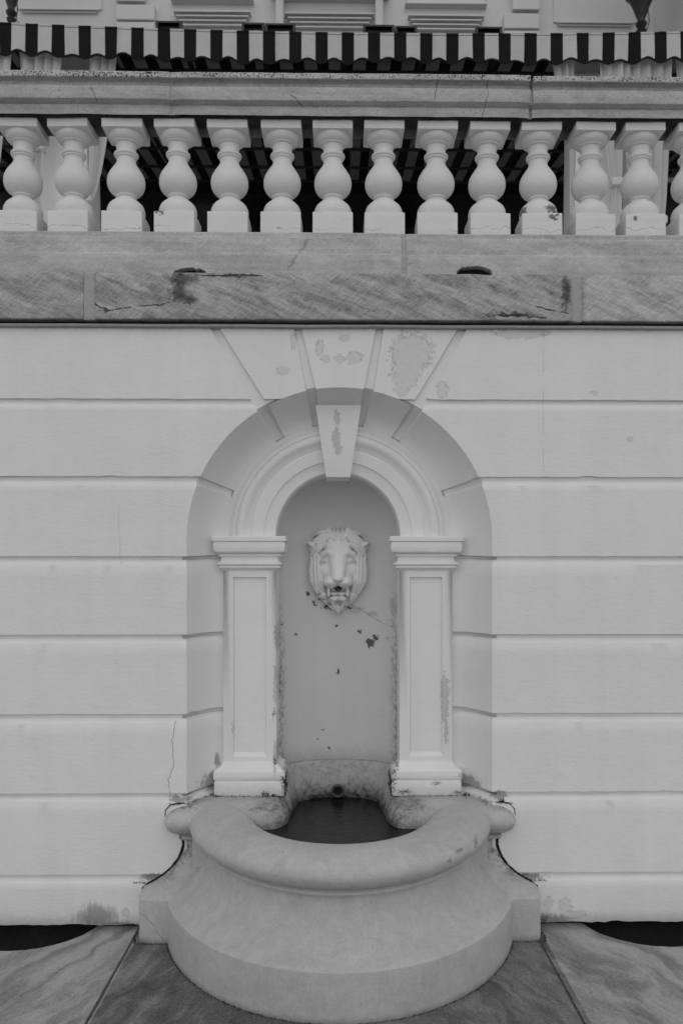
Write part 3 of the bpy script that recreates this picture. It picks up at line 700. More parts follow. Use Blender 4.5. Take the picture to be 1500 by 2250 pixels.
# ------------------------------------------------------------------ LION MASK
lion = None
def lion_mask():
    import numpy as np
    st = 3.5
    U, Vv = np.meshgrid(np.arange(330, 1085, st), np.arange(160, 1190, st))
    H = np.full(U.shape, -400.0)
    def smax(a, b, k=14.0):
        h = np.clip(.5 + .5 * (b - a) / k, 0, 1); return a * (1 - h) + b * h + k * h * (1 - h)
    def ell(cx, cy, rx, ry, h0, h, k=14., rot=0):
        nonlocal H
        dx, dy = U - cx, Vv - cy; c, s = math.cos(rot), math.sin(rot); a = (dx * c + dy * s) / rx; b = (-dx * s + dy * c) / ry
        q = 1 - a * a - b * b; hh = np.where(q > 0, h0 + h * np.sqrt(np.maximum(q, 0)), -400.0 + 0 * q)
        H = np.where(q > 0, smax(H, hh, k), H)
    def cap(pts, r, h0, h, k=10., ridges=0):
        nonlocal H
        best = np.full(U.shape, 1e9); hb = np.zeros(U.shape); sb = np.zeros(U.shape); rb = np.ones(U.shape)
        n = len(pts) - 1
        for i in range(n):
            (x0, y0), (x1, y1) = pts[i], pts[i + 1]; L2 = (x1 - x0) ** 2 + (y1 - y0) ** 2
            t = np.clip(((U - x0) * (x1 - x0) + (Vv - y0) * (y1 - y0)) / L2, 0, 1)
            ex, ey = U - x0 - t * (x1 - x0), Vv - y0 - t * (y1 - y0); d = np.hypot(ex, ey)
            T = (i + t) / n; rr = np.interp(T, np.linspace(0, 1, len(r)), r); z = np.interp(T, np.linspace(0, 1, len(h0)), h0)
            sg = np.sign(ex * (y1 - y0) - ey * (x1 - x0))
            m = d < best; best = np.where(m, d, best); hb = np.where(m, z, hb); sb = np.where(m, sg * d, sb); rb = np.where(m, rr, rb)
        q = 1 - (best / rb) ** 2
        hh = hb + h * np.sqrt(np.maximum(q, 0)) + (ridges * np.cos(sb / rb * math.pi * 2.0) if ridges else 0)
        H = np.where(q > 0, smax(H, hh, k), H)
    def carve(cx, cy, rx, ry, dep, rot=0, p=1.0):
        nonlocal H
        dx, dy = U - cx, Vv - cy; c, s = math.cos(rot), math.sin(rot); a = (dx * c + dy * s) / rx; b = (-dx * s + dy * c) / ry
        q = np.maximum(1 - a * a - b * b, 0); H = H - dep * q ** p
    def mir(f, *a, **k): f(*a, **k)
    # mane mass and skull
    ell(705, 560, 322, 385, -60, 190); ell(705, 800, 285, 290, -60, 165); ell(705, 1000, 140, 140, -40, 110)
    ell(705, 580, 225, 290, 20, 250, k=60); ell(705, 440, 190, 150, 60, 235, k=60)
    for s in (-1, 1):
        X = lambda v: 705 + s * v
        cap([(X(292), 530), (X(298), 660), (X(288), 790), (X(235), 925)], [26, 38, 40, 14], [60, 60, 50, 10], 100, k=9)
        cap([(X(262), 500), (X(258), 650), (X(252), 800), (X(222), 925)], [20, 30, 32, 12], [115, 120, 100, 50], 80, k=9)
        cap([(X(225), 500), (X(222), 650), (X(215), 800), (X(195), 915)], [20, 30, 32, 14], [140, 135, 110, 60], 85, k=9)
        cap([(X(190), 640), (X(182), 780), (X(165), 900)], [16, 28, 18], [130, 120, 80], 80, k=9)
        cap([(X(172), 860), (X(158), 950), (X(132), 1050)], [26, 42, 10], [50, 55, 0], 90, k=9)
        cap([(X(225), 900), (X(195), 960), (X(160), 1015)], [18, 26, 8], [20, 20, 0], 70, k=9)
        cap([(X(120), 300), (X(215), 360), (X(265), 440), (X(318), 520)], [34, 38, 32, 12], [185, 160, 110, 50], 80, k=28)
        cap([(X(140), 375), (X(205), 425), (X(262), 505)], [28, 34, 20], [205, 165, 115], 75, k=28)
        cap([(X(110), 262), (X(190), 285), (X(255), 330), (X(300), 400)], [26, 32, 28, 12], [170, 140, 110, 60], 80, k=11)
        cap([(X(70), 300), (X(130), 235), (X(205), 235), (X(280), 285)], [20, 32, 28, 10], [170, 130, 90, 20], 80, k=11)
        cap([(X(30), 330), (X(75), 262), (X(110), 205), (X(150), 222)], [18, 28, 28, 10], [210, 160, 110, 60], 75, k=11)
        # ear: a cupped triangle
        cap([(X(215), 430), (X(275), 395), (X(322), 362)], [95, 74, 30], [70, 85, 80], 105, k=10)
        carve(X(316), 412, 34, 22, 80, rot=s * -.7)
        # brow, socket, lids
        cap([(X(50), 485), (X(110), 462), (X(165), 490), (X(195), 550)], [40, 42, 38, 24], [225, 225, 190, 140], 75, k=40)
        carve(X(165), 432, 22, 12, 45, rot=s * .6)
        carve(X(118), 572, 60, 34, 46)
        ell(X(118), 574, 44, 26, 195, 62, k=8)
        cap([(X(66), 590), (X(92), 562), (X(128), 552), (X(172), 570)], [6, 10, 11, 6], [236, 250, 246, 212], 20, k=9)
        cap([(X(72), 596), (X(108), 614), (X(150), 598)], [5, 7, 5], [224, 228, 206], 14, k=9)
        carve(X(118), 586, 46, 5, 22)
        ell(X(140), 660, 72, 88, 140, 95, k=45)
        # muzzle pads with whisker rolls
        ell(X(74), 792, 96, 68, 205, 180, k=20)
        for j in range(3): cap([(X(52), 796 + j * 16), (X(100), 800 + j * 11), (X(140), 772 + j * 12), (X(152), 740 + j * 8)], [3, 5, 5, 3], [362 - j * 26, 338 - j * 24, 286 - j * 20, 250 - j * 16], 15, k=3)
        ell(X(66), 856, 17, 24, 215, 70, k=6)
        cap([(X(98), 850), (X(106), 900), (X(102), 945)], [15, 20, 18], [190, 180, 170], 60, k=8)
    # nose: broad bridge running down from the forehead
    cap([(705, 420), (705, 520), (705, 640), (705, 730)], [140, 104, 86, 78], [190, 235, 272, 298], 95, k=60)
    ell(705, 756, 76, 48, 330, 100, k=26); carve(705, 815, 7, 30, 40); carve(676, 790, 16, 9, 50); carve(734, 790, 16, 9, 50)
    for j in (-1, 0, 1): cap([(705 + j * 22, 390), (705 + j * 42, 320), (705 + j * 50, 250), (705 + j * 42, 196)], [10, 22, 30, 14], [225, 195, 150, 80], 70, k=11)
    # mouth, jaw, beard
    carve(705, 872, 36, 17, 200, p=.4)
    ell(705, 925, 98, 26, 160, 60, k=8); ell(705, 985, 98, 50, 110, 130, k=10)
    cap([(705, 1010), (705, 1085), (708, 1155)], [90, 66, 14], [100, 65, 10], 90, k=14, ridges=6)
    A = np.sin(U * .043 + 1.3 * np.sin(Vv * .021)) * np.sin(Vv * .037 + U * .011); H = H + 2.5 * A
    return U, Vv, H
U, Vv, H = lion_mask()
# soften the relief slightly, as many coats of paint do
for _ in range(3):
    Hs = H.copy(); Hs[1:-1, 1:-1] = (H[1:-1, 1:-1] * 4 + H[:-2, 1:-1] + H[2:, 1:-1] + H[1:-1, :-2] + H[1:-1, 2:]) / 8; H = Hs
H = H.clip(min=-120)
mb = MB(); KL = 1 / 2190.; nrw, ncl = U.shape
LX, LZ, LY = -.0125, CAM_H + (1250 - 1260) / 438., .505
mb.v = [(LX + (U[i, j] - 705) * KL, LY - H[i, j] * KL * .92, LZ - (Vv[i, j] - 700) * KL) for i in range(nrw) for j in range(ncl)]
for i in range(nrw - 1):
    for j in range(ncl - 1):
        if max(H[i, j], H[i + 1, j], H[i, j + 1], H[i + 1, j + 1]) > -118: mb.f.append((i * ncl + j, i * ncl + j + 1, (i + 1) * ncl + j + 1, (i + 1) * ncl + j))
lion = thing('lion_mask', 'white painted lion head spout with open mouth on the niche back', 'lion mask', (LX, .50, LZ))
lm = mb.build('head', 'lion', lion, smooth=80, weld=False)
mb = MB(); mb.lathe([(.0005, 0), (.006, 0), (.007, .004), (.006, .012), (.0005, .012)], 0, 0, 12)
mb.v = [(LX + x, LY - .115 + z, LZ - (885 - 700) * KL + y) for x, y, z in mb.v]; mb.build('spout_pipe', 'iron', lion)
# wet tongue of grime down the jaw
mb = MB()

# ------------------------------------------------------------------ BASIN
basin = thing('fountain_basin', 'pale carved stone half round fountain basin with thick rolled rim', 'fountain basin', (0, -.2, 0))
RX, RY, YC = .56, .76, .155
A_, B_, ZR = .14, .073, .483
roll = [(-A_, .30), (-A_, .43)] + [(A_ * math.cos(t), ZR + B_ * math.sin(t)) for t in [math.pi - math.pi * k / 18 for k in range(19)]] + [(A_ * math.cos(t), ZR + B_ * math.sin(t)) for t in [-.12, -.3, -.5, -.7, -.86, -.98]] + [(.074, .4205)]
bodyp = [(.066, .424), (.076, .4155), (.0815, .411), (.083, .405), (.080, .399), (.071, .3965), (.062, .394), (.057, .386), (.056, .374), (.0585, .360), (.066, .338), (.079, .312), (.097, .285), (.121, .259), (.150, .235), (.184, .213), (.214, .198), (.233, .1885), (.2375, .184), (.2385, .178), (.2375, .10), (.239, .012), (.236, -.01)]
def sweep_e(prof, a0, a1, n, wobk=.0015):
    rows = []
    for k in range(n + 1):
        t = math.radians(a0 + (a1 - a0) * k / n); c, s = math.sin(t), math.cos(t)
        r = []
        for d, z in prof:
            p = Vector(((RX + d) * c, YC - (RY + d) * s, z)); r.append(p + Vector((c, -s, 0)) * wobk * fn(p, 5))
        rows.append(r)
    return rows
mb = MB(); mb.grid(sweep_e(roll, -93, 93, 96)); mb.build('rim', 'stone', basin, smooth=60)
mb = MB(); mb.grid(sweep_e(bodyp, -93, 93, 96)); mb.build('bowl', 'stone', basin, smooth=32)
# wings: the same mouldings returned flat along the wall
CX, CY = .656, .06
def wing_rows(prof, side, ex=7):
    rows = []
    st = [(.42, 0, -1)]
    rows = [[Vector((side * .40, CY - d, z)) for d, z in prof]]
    for k in range(9):
        t = math.pi / 2 * k / 8; a, b = math.sin(t), math.cos(t); m = (abs(a) ** ex + abs(b) ** ex) ** (-1 / ex)
        rows.append([Vector((side * (CX + d * a * m), CY - d * b * m, z)) for d, z in prof])
    rows.append([Vector((side * (CX + d), .24, z)) for d, z in prof])
    for r in rows:
        for i, p in enumerate(r): r[i] = p + Vector((side * .0015 * fn(p, 9), .002 * fn(p, 11), .0012 * fn(p, 8)))
    return rows
rollw = [p for p in roll if p[0] >= -.005]
for side in (-1, 1):
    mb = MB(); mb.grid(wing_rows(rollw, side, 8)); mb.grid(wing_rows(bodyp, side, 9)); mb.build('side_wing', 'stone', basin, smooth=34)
# top between the wings, dished into the bowl and open to the niche
def ztop(x, y):
    x = abs(x - XN); ay = max(0, (CY - y) / A_); axx = max(0, (.305 - x) / .075)
    a = math.hypot(ay, axx)
    return ZR + B_ * math.sqrt(max(0, 1 - a * a)) if a < 1 else ZR - .10 * min(1, (a - 1) * 6)
mb = MB(); rows = []
xs = lin(-.66, .66, 240); ys = lin(CY - A_ - .008, .36, 76)
for y in ys: rows.append([Vector((x, y, ztop(x, y) + .0015 * fn((x, y, 0), 14) - (.0015 if abs(x) > .42 else 0))) for x in xs])
mb.grid(rows)
mb.grid([rows[0], [Vector((p.x, p.y + .002, .30)) for p in rows[0]]])
mb.build('shelf', 'stone', basin, smooth=60)
# curb wrapping the niche foot
mb = MB(); rows = []
def ucurve(w, yb, ystart, z, n=30):
    pts = [Vector((XN - w, y, z)) for y in lin(ystart, .32, 8)][:-1]
    pts += [Vector((XN - w * math.cos(t), .32 + (yb - .32) * math.sin(t), z)) for t in lin(0, math.pi, n)]
    pts += [Vector((XN + w, y, z)) for y in lin(.32, ystart, 8)][1:]
    return pts
lv = [(.2925, .516, .632), (.288, .510, .643), (.280, .500, .647), (.268, .488, .642), (.256, .476, .626), (.244, .468, .595), (.232, .461, .56), (.219, .456, .52), (.207, .452, .485), (.198, .449, .45), (.19, .445, .34)]
for w, yb, z in lv:
    r = ucurve(w, yb, .02, z)
    q = []
    for p in r:
        k = max(0, min(1, (p.y - .12) / .10)); k = k * k * (3 - 2 * k)
        zt = .47 + (z - .47) * (.28 + .72 * k) if z > .47 else z
        e = max(0, min(1, (.12 - p.y) / .10))
        fl = 1 + .13 * max(0, min(1, (.30 - p.y) / .25)) * (1 if w < .26 else max(0, 1 - (w - .26) / .03)); q.append(Vector((XN + (p.x - XN) * fl, p.y + .003 * fn(p, 9), zt + .002 * fn(p, 16))))
    rows.append(q)
mb.grid(rows); mb.build('back_curb', 'stone', basin, smooth=60)
# overflow pipe
mb = MB(); PXc, PZc = XN - .002, .501
ring = []
for k in range(24):
    a = 2 * math.pi * k / 24; ring.append([Vector((PXc + (.028 + .006 * math.cos(b)) * math.cos(a), .436 + .016 * math.sin(b), PZc + (.028 + .006 * math.cos(b)) * math.sin(a))) for b in [2 * math.pi * j / 10 for j in range(10)]])
ring.append(ring[0]); mb.grid(ring, close=True)
pipe = mb.build('overflow_pipe', 'rust', basin, smooth=60)
mb = MB(); mb.v = [(PXc + .024 * math.cos(2 * math.pi * k / 20),   .444, PZc + .024 * math.sin(2 * math.pi * k / 20)) for k in range(20)]; mb.f = [tuple(range(20))]; mb.build('pipe_mouth', 'dark2', pipe)
# water
mb = MB()
def wl(y): return .52 if y > YC else (RX - .07) * math.sqrt(max(0, 1 - ((YC - y) / (RY - .07)) ** 2))
mb.grid([[Vector((u * wl(y), y, .466 + .0006 * fn((u * wl(y), y, 0), 30))) for u in lin(-1, 1, 60)] for y in lin(-.53, .50, 60)])
wat = mb.build('water', 'water', None, kind='structure')
# trapezoid of moss in the seam between pilaster and basin, real crumbs
def crumbs(pts, n, r, name, m, parent, seed):
    rnd = random.Random(seed); mb = MB()
    for _ in range(n):
        i = rnd.randrange(len(pts) - 1); a, b = Vector(pts[i]), Vector(pts[i + 1]); p = a.lerp(b, rnd.random()) + Vector((rnd.gauss(0, r * .8), rnd.gauss(0, r * .6), rnd.gauss(0, r * .5)))
        q = r * rnd.uniform(.4, 1.1); o = len(mb.v)
        dirs = [Vector((rnd.gauss(0, 1), rnd.gauss(0, 1), rnd.gauss(0, 1))).normalized() * q * rnd.uniform(.6, 1.2) for _ in range(4)]
        mb.v += [tuple(p + d) for d in dirs]; mb.f += [(o, o + 1, o + 2), (o, o + 2, o + 3), (o, o + 3, o + 1), (o + 1, o + 3, o + 2)]
    ob = mb.build(name, m, parent, smooth=0, weld=False); return ob
for side in (-1, 1):
    xo = XN + side * .545
    path = [(side * .79, -.004, .557), (side * .70, -.004, .560), (side * .66, .08, .560), (side * .60, .17, .560), (side * .585, .125, .559), (XN + side * .42, .124, .558), (XN + side * .255, .124, .556), (XN + side * .252, .20, .60), (XN + side * .252, .30, .64)]
    o = crumbs(path, 420, .0042, 'moss', 'wet', None, 11 + side); o['kind'] = 'stuff'; o['label'] = 'black moss in the seam between basin and %s pilaster' % ('left' if side < 0 else 'right')
    path = [(side * .742, -.003, .430), (side * .716, -.003, .40), (side * .720, -.003, .352), (side * .746, -.003, .295), (side * .79, -.003, .241), (side * .88, -.003, .200), (side * .95, -.003, .203)]
    o = crumbs(path, 260, .0036, 'moss', 'wet', None, 31 + side); o['kind'] = 'stuff'; o['label'] = 'black moss in the curved gap beside the basin on the %s' % ('left' if side < 0 else 'right')
o = crumbs([(p.x, p.y - .003, .646) for p in ucurve(.289, .513, .30, .646)], 420, .0022, 'moss', 'wet', None, 77); o['kind'] = 'stuff'; o['label'] = 'dark crack line where the niche meets the basin curb'
for side in (-1, 1):
    o = crumbs([(XN + side * .250, .124, .558), (XN + side * .246, .16, .60), (XN + side * .25, .124, .63), (XN + side * .252, .25, .64)], 260, .0048, 'moss', 'wet', None, 90 + side); o['kind'] = 'stuff'; o['label'] = 'moss in the inner corner of the %s pilaster base' % ('left' if side < 0 else 'right')
o = crumbs([((RX + .241) * math.sin(t), YC - (RY + .241) * math.cos(t), .002) for t in lin(-1.28, 1.28, 60)], 1500, .0030, 'grit', 'dirt', None, 50); o['kind'] = 'stuff'; o['label'] = 'dark grit along the foot of the basin'
for side in (-1, 1):
    o = crumbs([(side * .75, -.186, .002), (side * .895, -.186, .002), (side * .905, -.12, .002), (side * .905, -.01, .002)], 300, .0034, 'grit', 'dirt', None, 60 + side); o['kind'] = 'stuff'; o['label'] = 'dark grit along the foot of the %s basin wing' % ('left' if side < 0 else 'right')
    xj = -.912 if side < 0 else .872
    o = crumbs([(xj, -.03, .0), (xj, -1.39, .0)], 500, .0036, 'grit', 'oldmortar', None, 70 + side); o['kind'] = 'stuff'; o['label'] = 'crumbled mortar in the paving joint on the %s' % ('left' if side < 0 else 'right')
for side in (-1, 1):
    pth = [(side * (.656 + d + .004), -.0015, z) for d, z in bodyp if .19 < z < .43 and not .392 < z < .42]
    pth = [(side * .752, -.0015, .430)] + pth + [(side * .90, -.0015, .178), (side * .9005, -.0015, .10), (side * .9, -.0015, .012)]
    k = len(pth); mb = MB(); mb.tube(pth, [.0035] + [.0060 + .0035 * fn((i * .9, side, 0)) for i in range(k - 4)] + [.0045, .0022, .0022], 6)
    o = mb.build('open_joint', 'dirt', wall, smooth=60)
    pth = [(side * .800, -.0015, .500), (side * .797, -.0015, .530), (side * .775, -.0015, .555), (side * .74, -.0015, .562), (side * .70, .004, .561)]
    mb = MB(); mb.tube(pth, [.0015, .0022, .003, .0035, .0035], 6); mb.build('open_joint', 'dirt', wall, smooth=60)
# weeds
def weed(x, y, z, h, n, seed, label):
    rnd = random.Random(seed); mb = MB()
    for _ in range(n):
        a = rnd.uniform(0, 6.28); ln = h * rnd.uniform(.5, 1.1); lean = rnd.uniform(.1, .7)
        base = Vector((x + rnd.gauss(0, h * .45), y + rnd.gauss(0, .004), z)); tip = base + Vector((math.cos(a) * lean * ln, -abs(math.sin(a)) * lean * ln * .5, ln))
        mb.tube([base, base.lerp(tip, .5) + Vector((0, 0, ln * .08)), tip], [.0012, .0009, .0005], 4)
        for t in (.45, .7, .95):
            p = base.lerp(tip, t); r = .0032 * rnd.uniform(.6, 1.2); u = Vector((rnd.uniform(-1, 1), -.3, rnd.uniform(-.3, 1))).normalized() * r; w = u.orthogonal().normalized() * r * .7
            o = len(mb.v); mb.v += [tuple(p), tuple(p + u + w), tuple(p + u * 2.2), tuple(p + u - w)]; mb.f.append((o, o + 1, o + 2, o + 3))
    o = mb.build('weed', 'leaf', None, smooth=0, loc=(x, y, z), weld=False); tag(o, label, 'weed')
weed(-.352, .120, .558, .026, 11, 3, 'tiny dark weed rooted under the left pilaster plinth by the basin')
weed(-.315, .120, .557, .014, 7, 4, 'low sprig beside the tiny weed under the left pilaster plinth')
weed(.735, -.006, .56, .018, 8, 5, 'small dark tuft over the right shoulder of the basin')
weed(.60, .10, .562, .015, 7, 8, 'small tuft in the corner right of the right pilaster plinth')

# ------------------------------------------------------------------ GROUND
mb = MB()
for x0, x1, y0, y1 in ((-600, 600, -900, -.55), (-600, -2.6, -.55, 300), (2.6, 600, -.55, 300), (-2.6, 2.6, .6, 300)):
    mb.grid([[Vector((x0, y0, -.02)), Vector((x1, y0, -.02))], [Vector((x0, y1, -.02)), Vector((x1, y1, -.02))]])
mb.build('ground', 'earth', None, kind='structure', smooth=0)
pave = bpy.data.objects.new('pavement', None); C.objects.link(pave); pave['kind'] = 'structure'; WLOC['pavement'] = Vector((0, 0, 0))
PC, PR = 1.43, .335
def edge_y(x):
    y = .03; d = abs(abs(x) - PC)
    if d < PR: y = min(y, .095 - math.sqrt(PR * PR - d * d) + .006 * fn((x, 0, 3), 22) + .002 * fn((x, 2, 3), 70))
    return y
def paving_slab(x0, x1, y0, y1, near):
    mb = MB(); n = max(8, int((x1 - x0) / .025)) if near else 8; rows = []
    for x in lin(x0, x1, n):
        ye = edge_y(x) if near else y1
        tx = 0
        rows.append([Vector((x + .0025 * fn((x, y, 1), 16) + .006 * fn((x0 + x1, y, 1), 2.5), y, .0 + .0012 * fn((x, y, 0), 5) + tx)) for y in lin(y0, ye, 22 if near else 6)])
    top = rows
    mb.grid(top)
    def down(line, dz=.28 if near else .03):
        mb.grid([line, [p + Vector((0, 0, -.003)) + Vector(((-1 if p.x < (x0 + x1) / 2 else 1) * .001, 0, 0)) for p in line], [p + Vector((0, 0, -dz)) for p in line]])
    down([r[0] for r in top], .03); down([r[-1] for r in top]); down(top[0]); down(top[-1])
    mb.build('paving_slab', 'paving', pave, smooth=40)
XJ = [-5.7, -4.1, -2.5, -.912, .872, 2.5, 4.1, 5.7]; YJ = [-4.4, -2.9, -1.4]
for i in range(7):
    a, b = XJ[i] + .006, XJ[i + 1] - .006
    if i == 3:      # the one behind the bowl runs under it
        a, b = XJ[3] + .006, XJ[4] - .006
    paving_slab(a, b, -1.394, .03, 1 <= i <= 5)
    paving_slab(a + .5 * 0, b, -2.894, -1.406, False); paving_slab(a, b, -4.39, -2.906, False)
for x in XJ[1:-1]:
    mb = MB(); rows = []
    for y in lin(-4.4, min(edge_y(x), .0), 90): rows.append([Vector((x - .007 , y, -.012)), Vector((x - .003 + .002 * fn((x, y, 0), 12), y, -.0075 + .006 * fn((x, y, 5), 25))), Vector((x + .003 + .002 * fn((x, y, 9), 12), y, -.0075 + .006 * fn((x + 3, y, 5), 25))), Vector((x + .007, y, -.012))])
    mb.grid(rows); mb.build('mortar_joint', 'oldmortar', pave, smooth=40)
for y in YJ[1:]:
    mb = MB(); mb.grid([[Vector((x, y - .007, -.006)) for x in lin(-5.7, 5.7, 8)], [Vector((x, y + .007, -.006)) for x in lin(-5.7, 5.7, 8)]]); mb.build('mortar_joint', 'mortar', pave, smooth=0)
# earth in the hollows under the wall foot
mb = MB()
rows = [[Vector((x, y, -.17 + .035 * fn((x, y, 0), 7) + .02 * fn((x, y, 0), 20) + (max(0, y) * 1.6))) for x in lin(-2.6, 2.6, 130)] for y in lin(-.55, .12, 16)]
rows.append([Vector((x, .13, .06)) for x in lin(-2.6, 2.6, 130)])
mb.grid(rows); mb.build('soil', 'dirt', None, kind='structure')

# ------------------------------------------------------------------ TERRACE BEHIND THE BALUSTRADE
mb = MB(); mb.box(-9, 9, .30, 6.3, 3.0, 3.165); mb.build('terrace_floor', 'floor', None, kind='structure')
YF = 6.2; sF = 1850 / (CAM_D + YF)
def fx(x, s=sF): return (x - 748) / s
def fz(y, s=sF): return CAM_H + (1250 - y) / s
house = thing('house_front', 'pale panelled house front rising behind the striped awning', 'building', (0, YF, 3.165))
mb = MB(); mb.box(-9, 9, YF, YF + .3, fz(408), 11.5); mb.build('upper_wall', 'facade', house, smooth=0)
mb = MB(); mb.box(-9, 9, YF + .02, YF + .3, 3.165, fz(408) - .002); mb.build('lower_wall', 'dark', house, smooth=0)
def fbox(x0, x1, y0, y1, out, name='panel', bev=.01, m='facade', back=0.0):
    mb = MB(); mb.box(fx(x0), fx(x1), YF - out, YF + .01 - back, fz(y1), fz(y0)); return mb.build(name, m, house, bevel=bev, smooth=0)
# quoin blocks, side bays, window surrounds
for a, b in ((262, 325), (1123, 1182)):
    fbox(a, b, -120, 19 + (10 if a > 800 else 0), .10, 'quoin_block')
for a, b, c in ((262, 345, 0), (1105, 1182, 11)): fbox(a, b, 25 + c, 58 + c, .09, 'quoin_block')
for a, b, c in ((262, 345, 0), (1105, 1182, 11)): fbox(a, b, 63 + c, 200, .09, 'quoin_block')
for a, b, y in ((52, 220, 34), (1224, 1390, 52)):
    for k, (dy, o) in enumerate(((0, .05), (4, .03))): fbox(a + 3 * k, b - 3 * k, y - 4 + dy, y - 1 + dy, o, 'sill_moulding', .006)
    fbox(a - 8, b + 8, -120, y - 5, .02, 'panel')
for a, b, y in ((383, 555, 10), (625, 823, 3), (893, 1064, 14)):
    fbox(a, b, -140, y, .035, 'panel')
    fbox(a - 4, b + 4, y, y + 3, .09, 'sill_moulding', .006)
    y2 = y + 26 if a != 625 else 38
    for k in range(4): fbox(a + 5 * k + 2, b - 5 * k - 2, y2 + 8.5 * k, y2 + 8.5 * k + 3.5, .09 - .012 * k, 'window_moulding', .006)
    fbox(a + 22, b - 22, y2 + 36, 200, .015, 'panel')
for a, b in ((607, 625), (823, 841)): fbox(a, b, -140, 200, .14, 'colonnette', .03)
fbox(595, 855, -8, 1, .20, 'beam', .02)
mb = MB(); mb.box(fx(1437), fx(1437) + .25, YF - 1.2, YF, fz(408), 11.5); mb.build('return_wall', 'facade', house, smooth=0)
# dark doors and arch of the ground floor under the canopy
mb = MB()
cxh, cz, r0 = fx(735, 186), fz(492, 186), .92
for rr, oo in ((r0, .10), (r0 - .10, .06)):
    rows = [[Vector((cxh + (rr + d) * math.cos(math.radians(a)), YF - q, cz + (rr * .62 + d) * math.sin(math.radians(a)))) for d, q in ((0, 0), (0, oo), (.05, oo), (.05, 0))] for a in range(0, 181, 6)]
    mb.grid(rows)
mb.build('arch_moulding', 'dark2', house, smooth=30)
mb = MB(); mb.box(-8, 8, YF - .12, YF + .02, fz(424), fz(412)); mb.build('lintel', 'dark2', house, smooth=0)

# awning
YV = 2.75; sV = 1850 / (CAM_D + YV)
awn = thing('awning', 'black and white striped awning with scalloped valance across the terrace', 'awning', (0, YV, 3.165))
ZVT, ZVB = CAM_H + (1250 - 71) / sV, CAM_H + (1250 - 134) / sV
mb = MB(); rows = []; X = lin(-4.2, 4.2, 841)
def bow(x): return .0062 * x * x - .0045 * x
def sag(x): return bow(x) + .010 * math.sin(x * 1.3 + .4) + .006 * math.sin(x * 3.1)
def scal(x): return .016 * math.cos(2 * math.pi * ((x + .148) / STR_P))
def drap(x, k): return .012 * k * math.sin(x * 9 + 1) + .010 * k * math.sin(x * 23) + .006 * k * fn((x, 0, k), 14)
for k in lin(0, 1, 9):
    rows.append([Vector((x, YV + drap(x, k), (ZVT + bow(x) + .004 * fn((x, 1, 1), 16)) * (1 - k) + (ZVB + sag(x) - scal(x) - .004) * k)) for x in X])
mb.grid(rows); v = mb.build('valance', 'valance', awn, smooth=80)
mb = MB(); rows = [[Vector((x, YV - .004 + drap(x, 1), ZVB + sag(x) - scal(x) + dz - .002)) for x in X] for dz in (.006, -.008)]
rows.append([Vector((x, YV + .008 + drap(x, 1), ZVB + sag(x) - scal(x) - .008)) for x in X]); mb.grid(rows); mb.build('valance_binding', 'trimcloth', awn, smooth=0)
mb = MB(); rows = []
for k in lin(0, 1, 14):
    rows.append([Vector((x, YV + .01 + (YF - YV - .03) * k, ZVT - .005 + bow(x) * (1 - k) + (fz(402) - ZVT + .01) * k - .05 * math.sin(math.pi * k) + .01 * fn((x, k * 5, 0), 1.5))) for x in lin(-4.2, 4.2, 60)])
mb.grid(rows); mb.build('canopy', 'canopy', awn, smooth=80)
def canz(y): k = (y - YV) / (YF - YV); return ZVT - .005 + (fz(402) - ZVT) * k - .05 * math.sin(math.pi * max(0, min(1, k)))
for x in (-3.6, -2.6, -1.86, -1.24, -.62, 0.02, .66, 1.26, 1.82, 2.6, 3.6):
    mb = MB(); mb.tube([(x, y, canz(y) - .05) for y in lin(YV + .08, YF - .03, 8)], .022, 8); mb.build('rafter', 'iron', awn)
for y in (3.15, 3.65, 4.2, 4.75, 5.3, 5.8):
    mb = MB(); mb.tube([(x, y, canz(y) - .10) for x in lin(-4.1, 4.1, 6)], .016, 6); mb.build('cross_bar', 'iron', awn)
mb = MB(); mb.box(-3.9, -.08, YV + .40, YV + .44, ZVB - .075, ZVB - .030); mb.box(.08, 3.9, YV + .40, YV + .44, ZVB - .075, ZVB - .030); mb.build('front_bar', 'bar', awn, bevel=.005)
# dark brackets that show above the valance
for a, b, y0, y1 in ((345, 402, 53, 70), (532, 582, 55, 74), (583, 649, 56, 74), (797, 866, 57, 76), (867, 916, 59, 76), (1044, 1103, 59, 76)):
    s = 1850 / (CAM_D + YV + .18); mb = MB()
    x0, x1, z0, z1 = (a - 748) / s, (b - 748) / s, CAM_H + (1250 - y1 - 14) / s, CAM_H + (1250 - y0) / s
    mb.box(x0, x1, YV + .16, YV + .42, z1 - .014, z1); mb.box(x0, x0 + .02, YV + .16, YV + .42, z0, z1 - .015); mb.box(x1 - .02, x1, YV + .16, YV + .42, z0, z1 - .015)
    mb.box(x0 + .02, x1 - .02, YV + .20, YV + .24, z0, z1 - .016)
    mb.build('bracket_box', 'iron', awn, smooth=0)

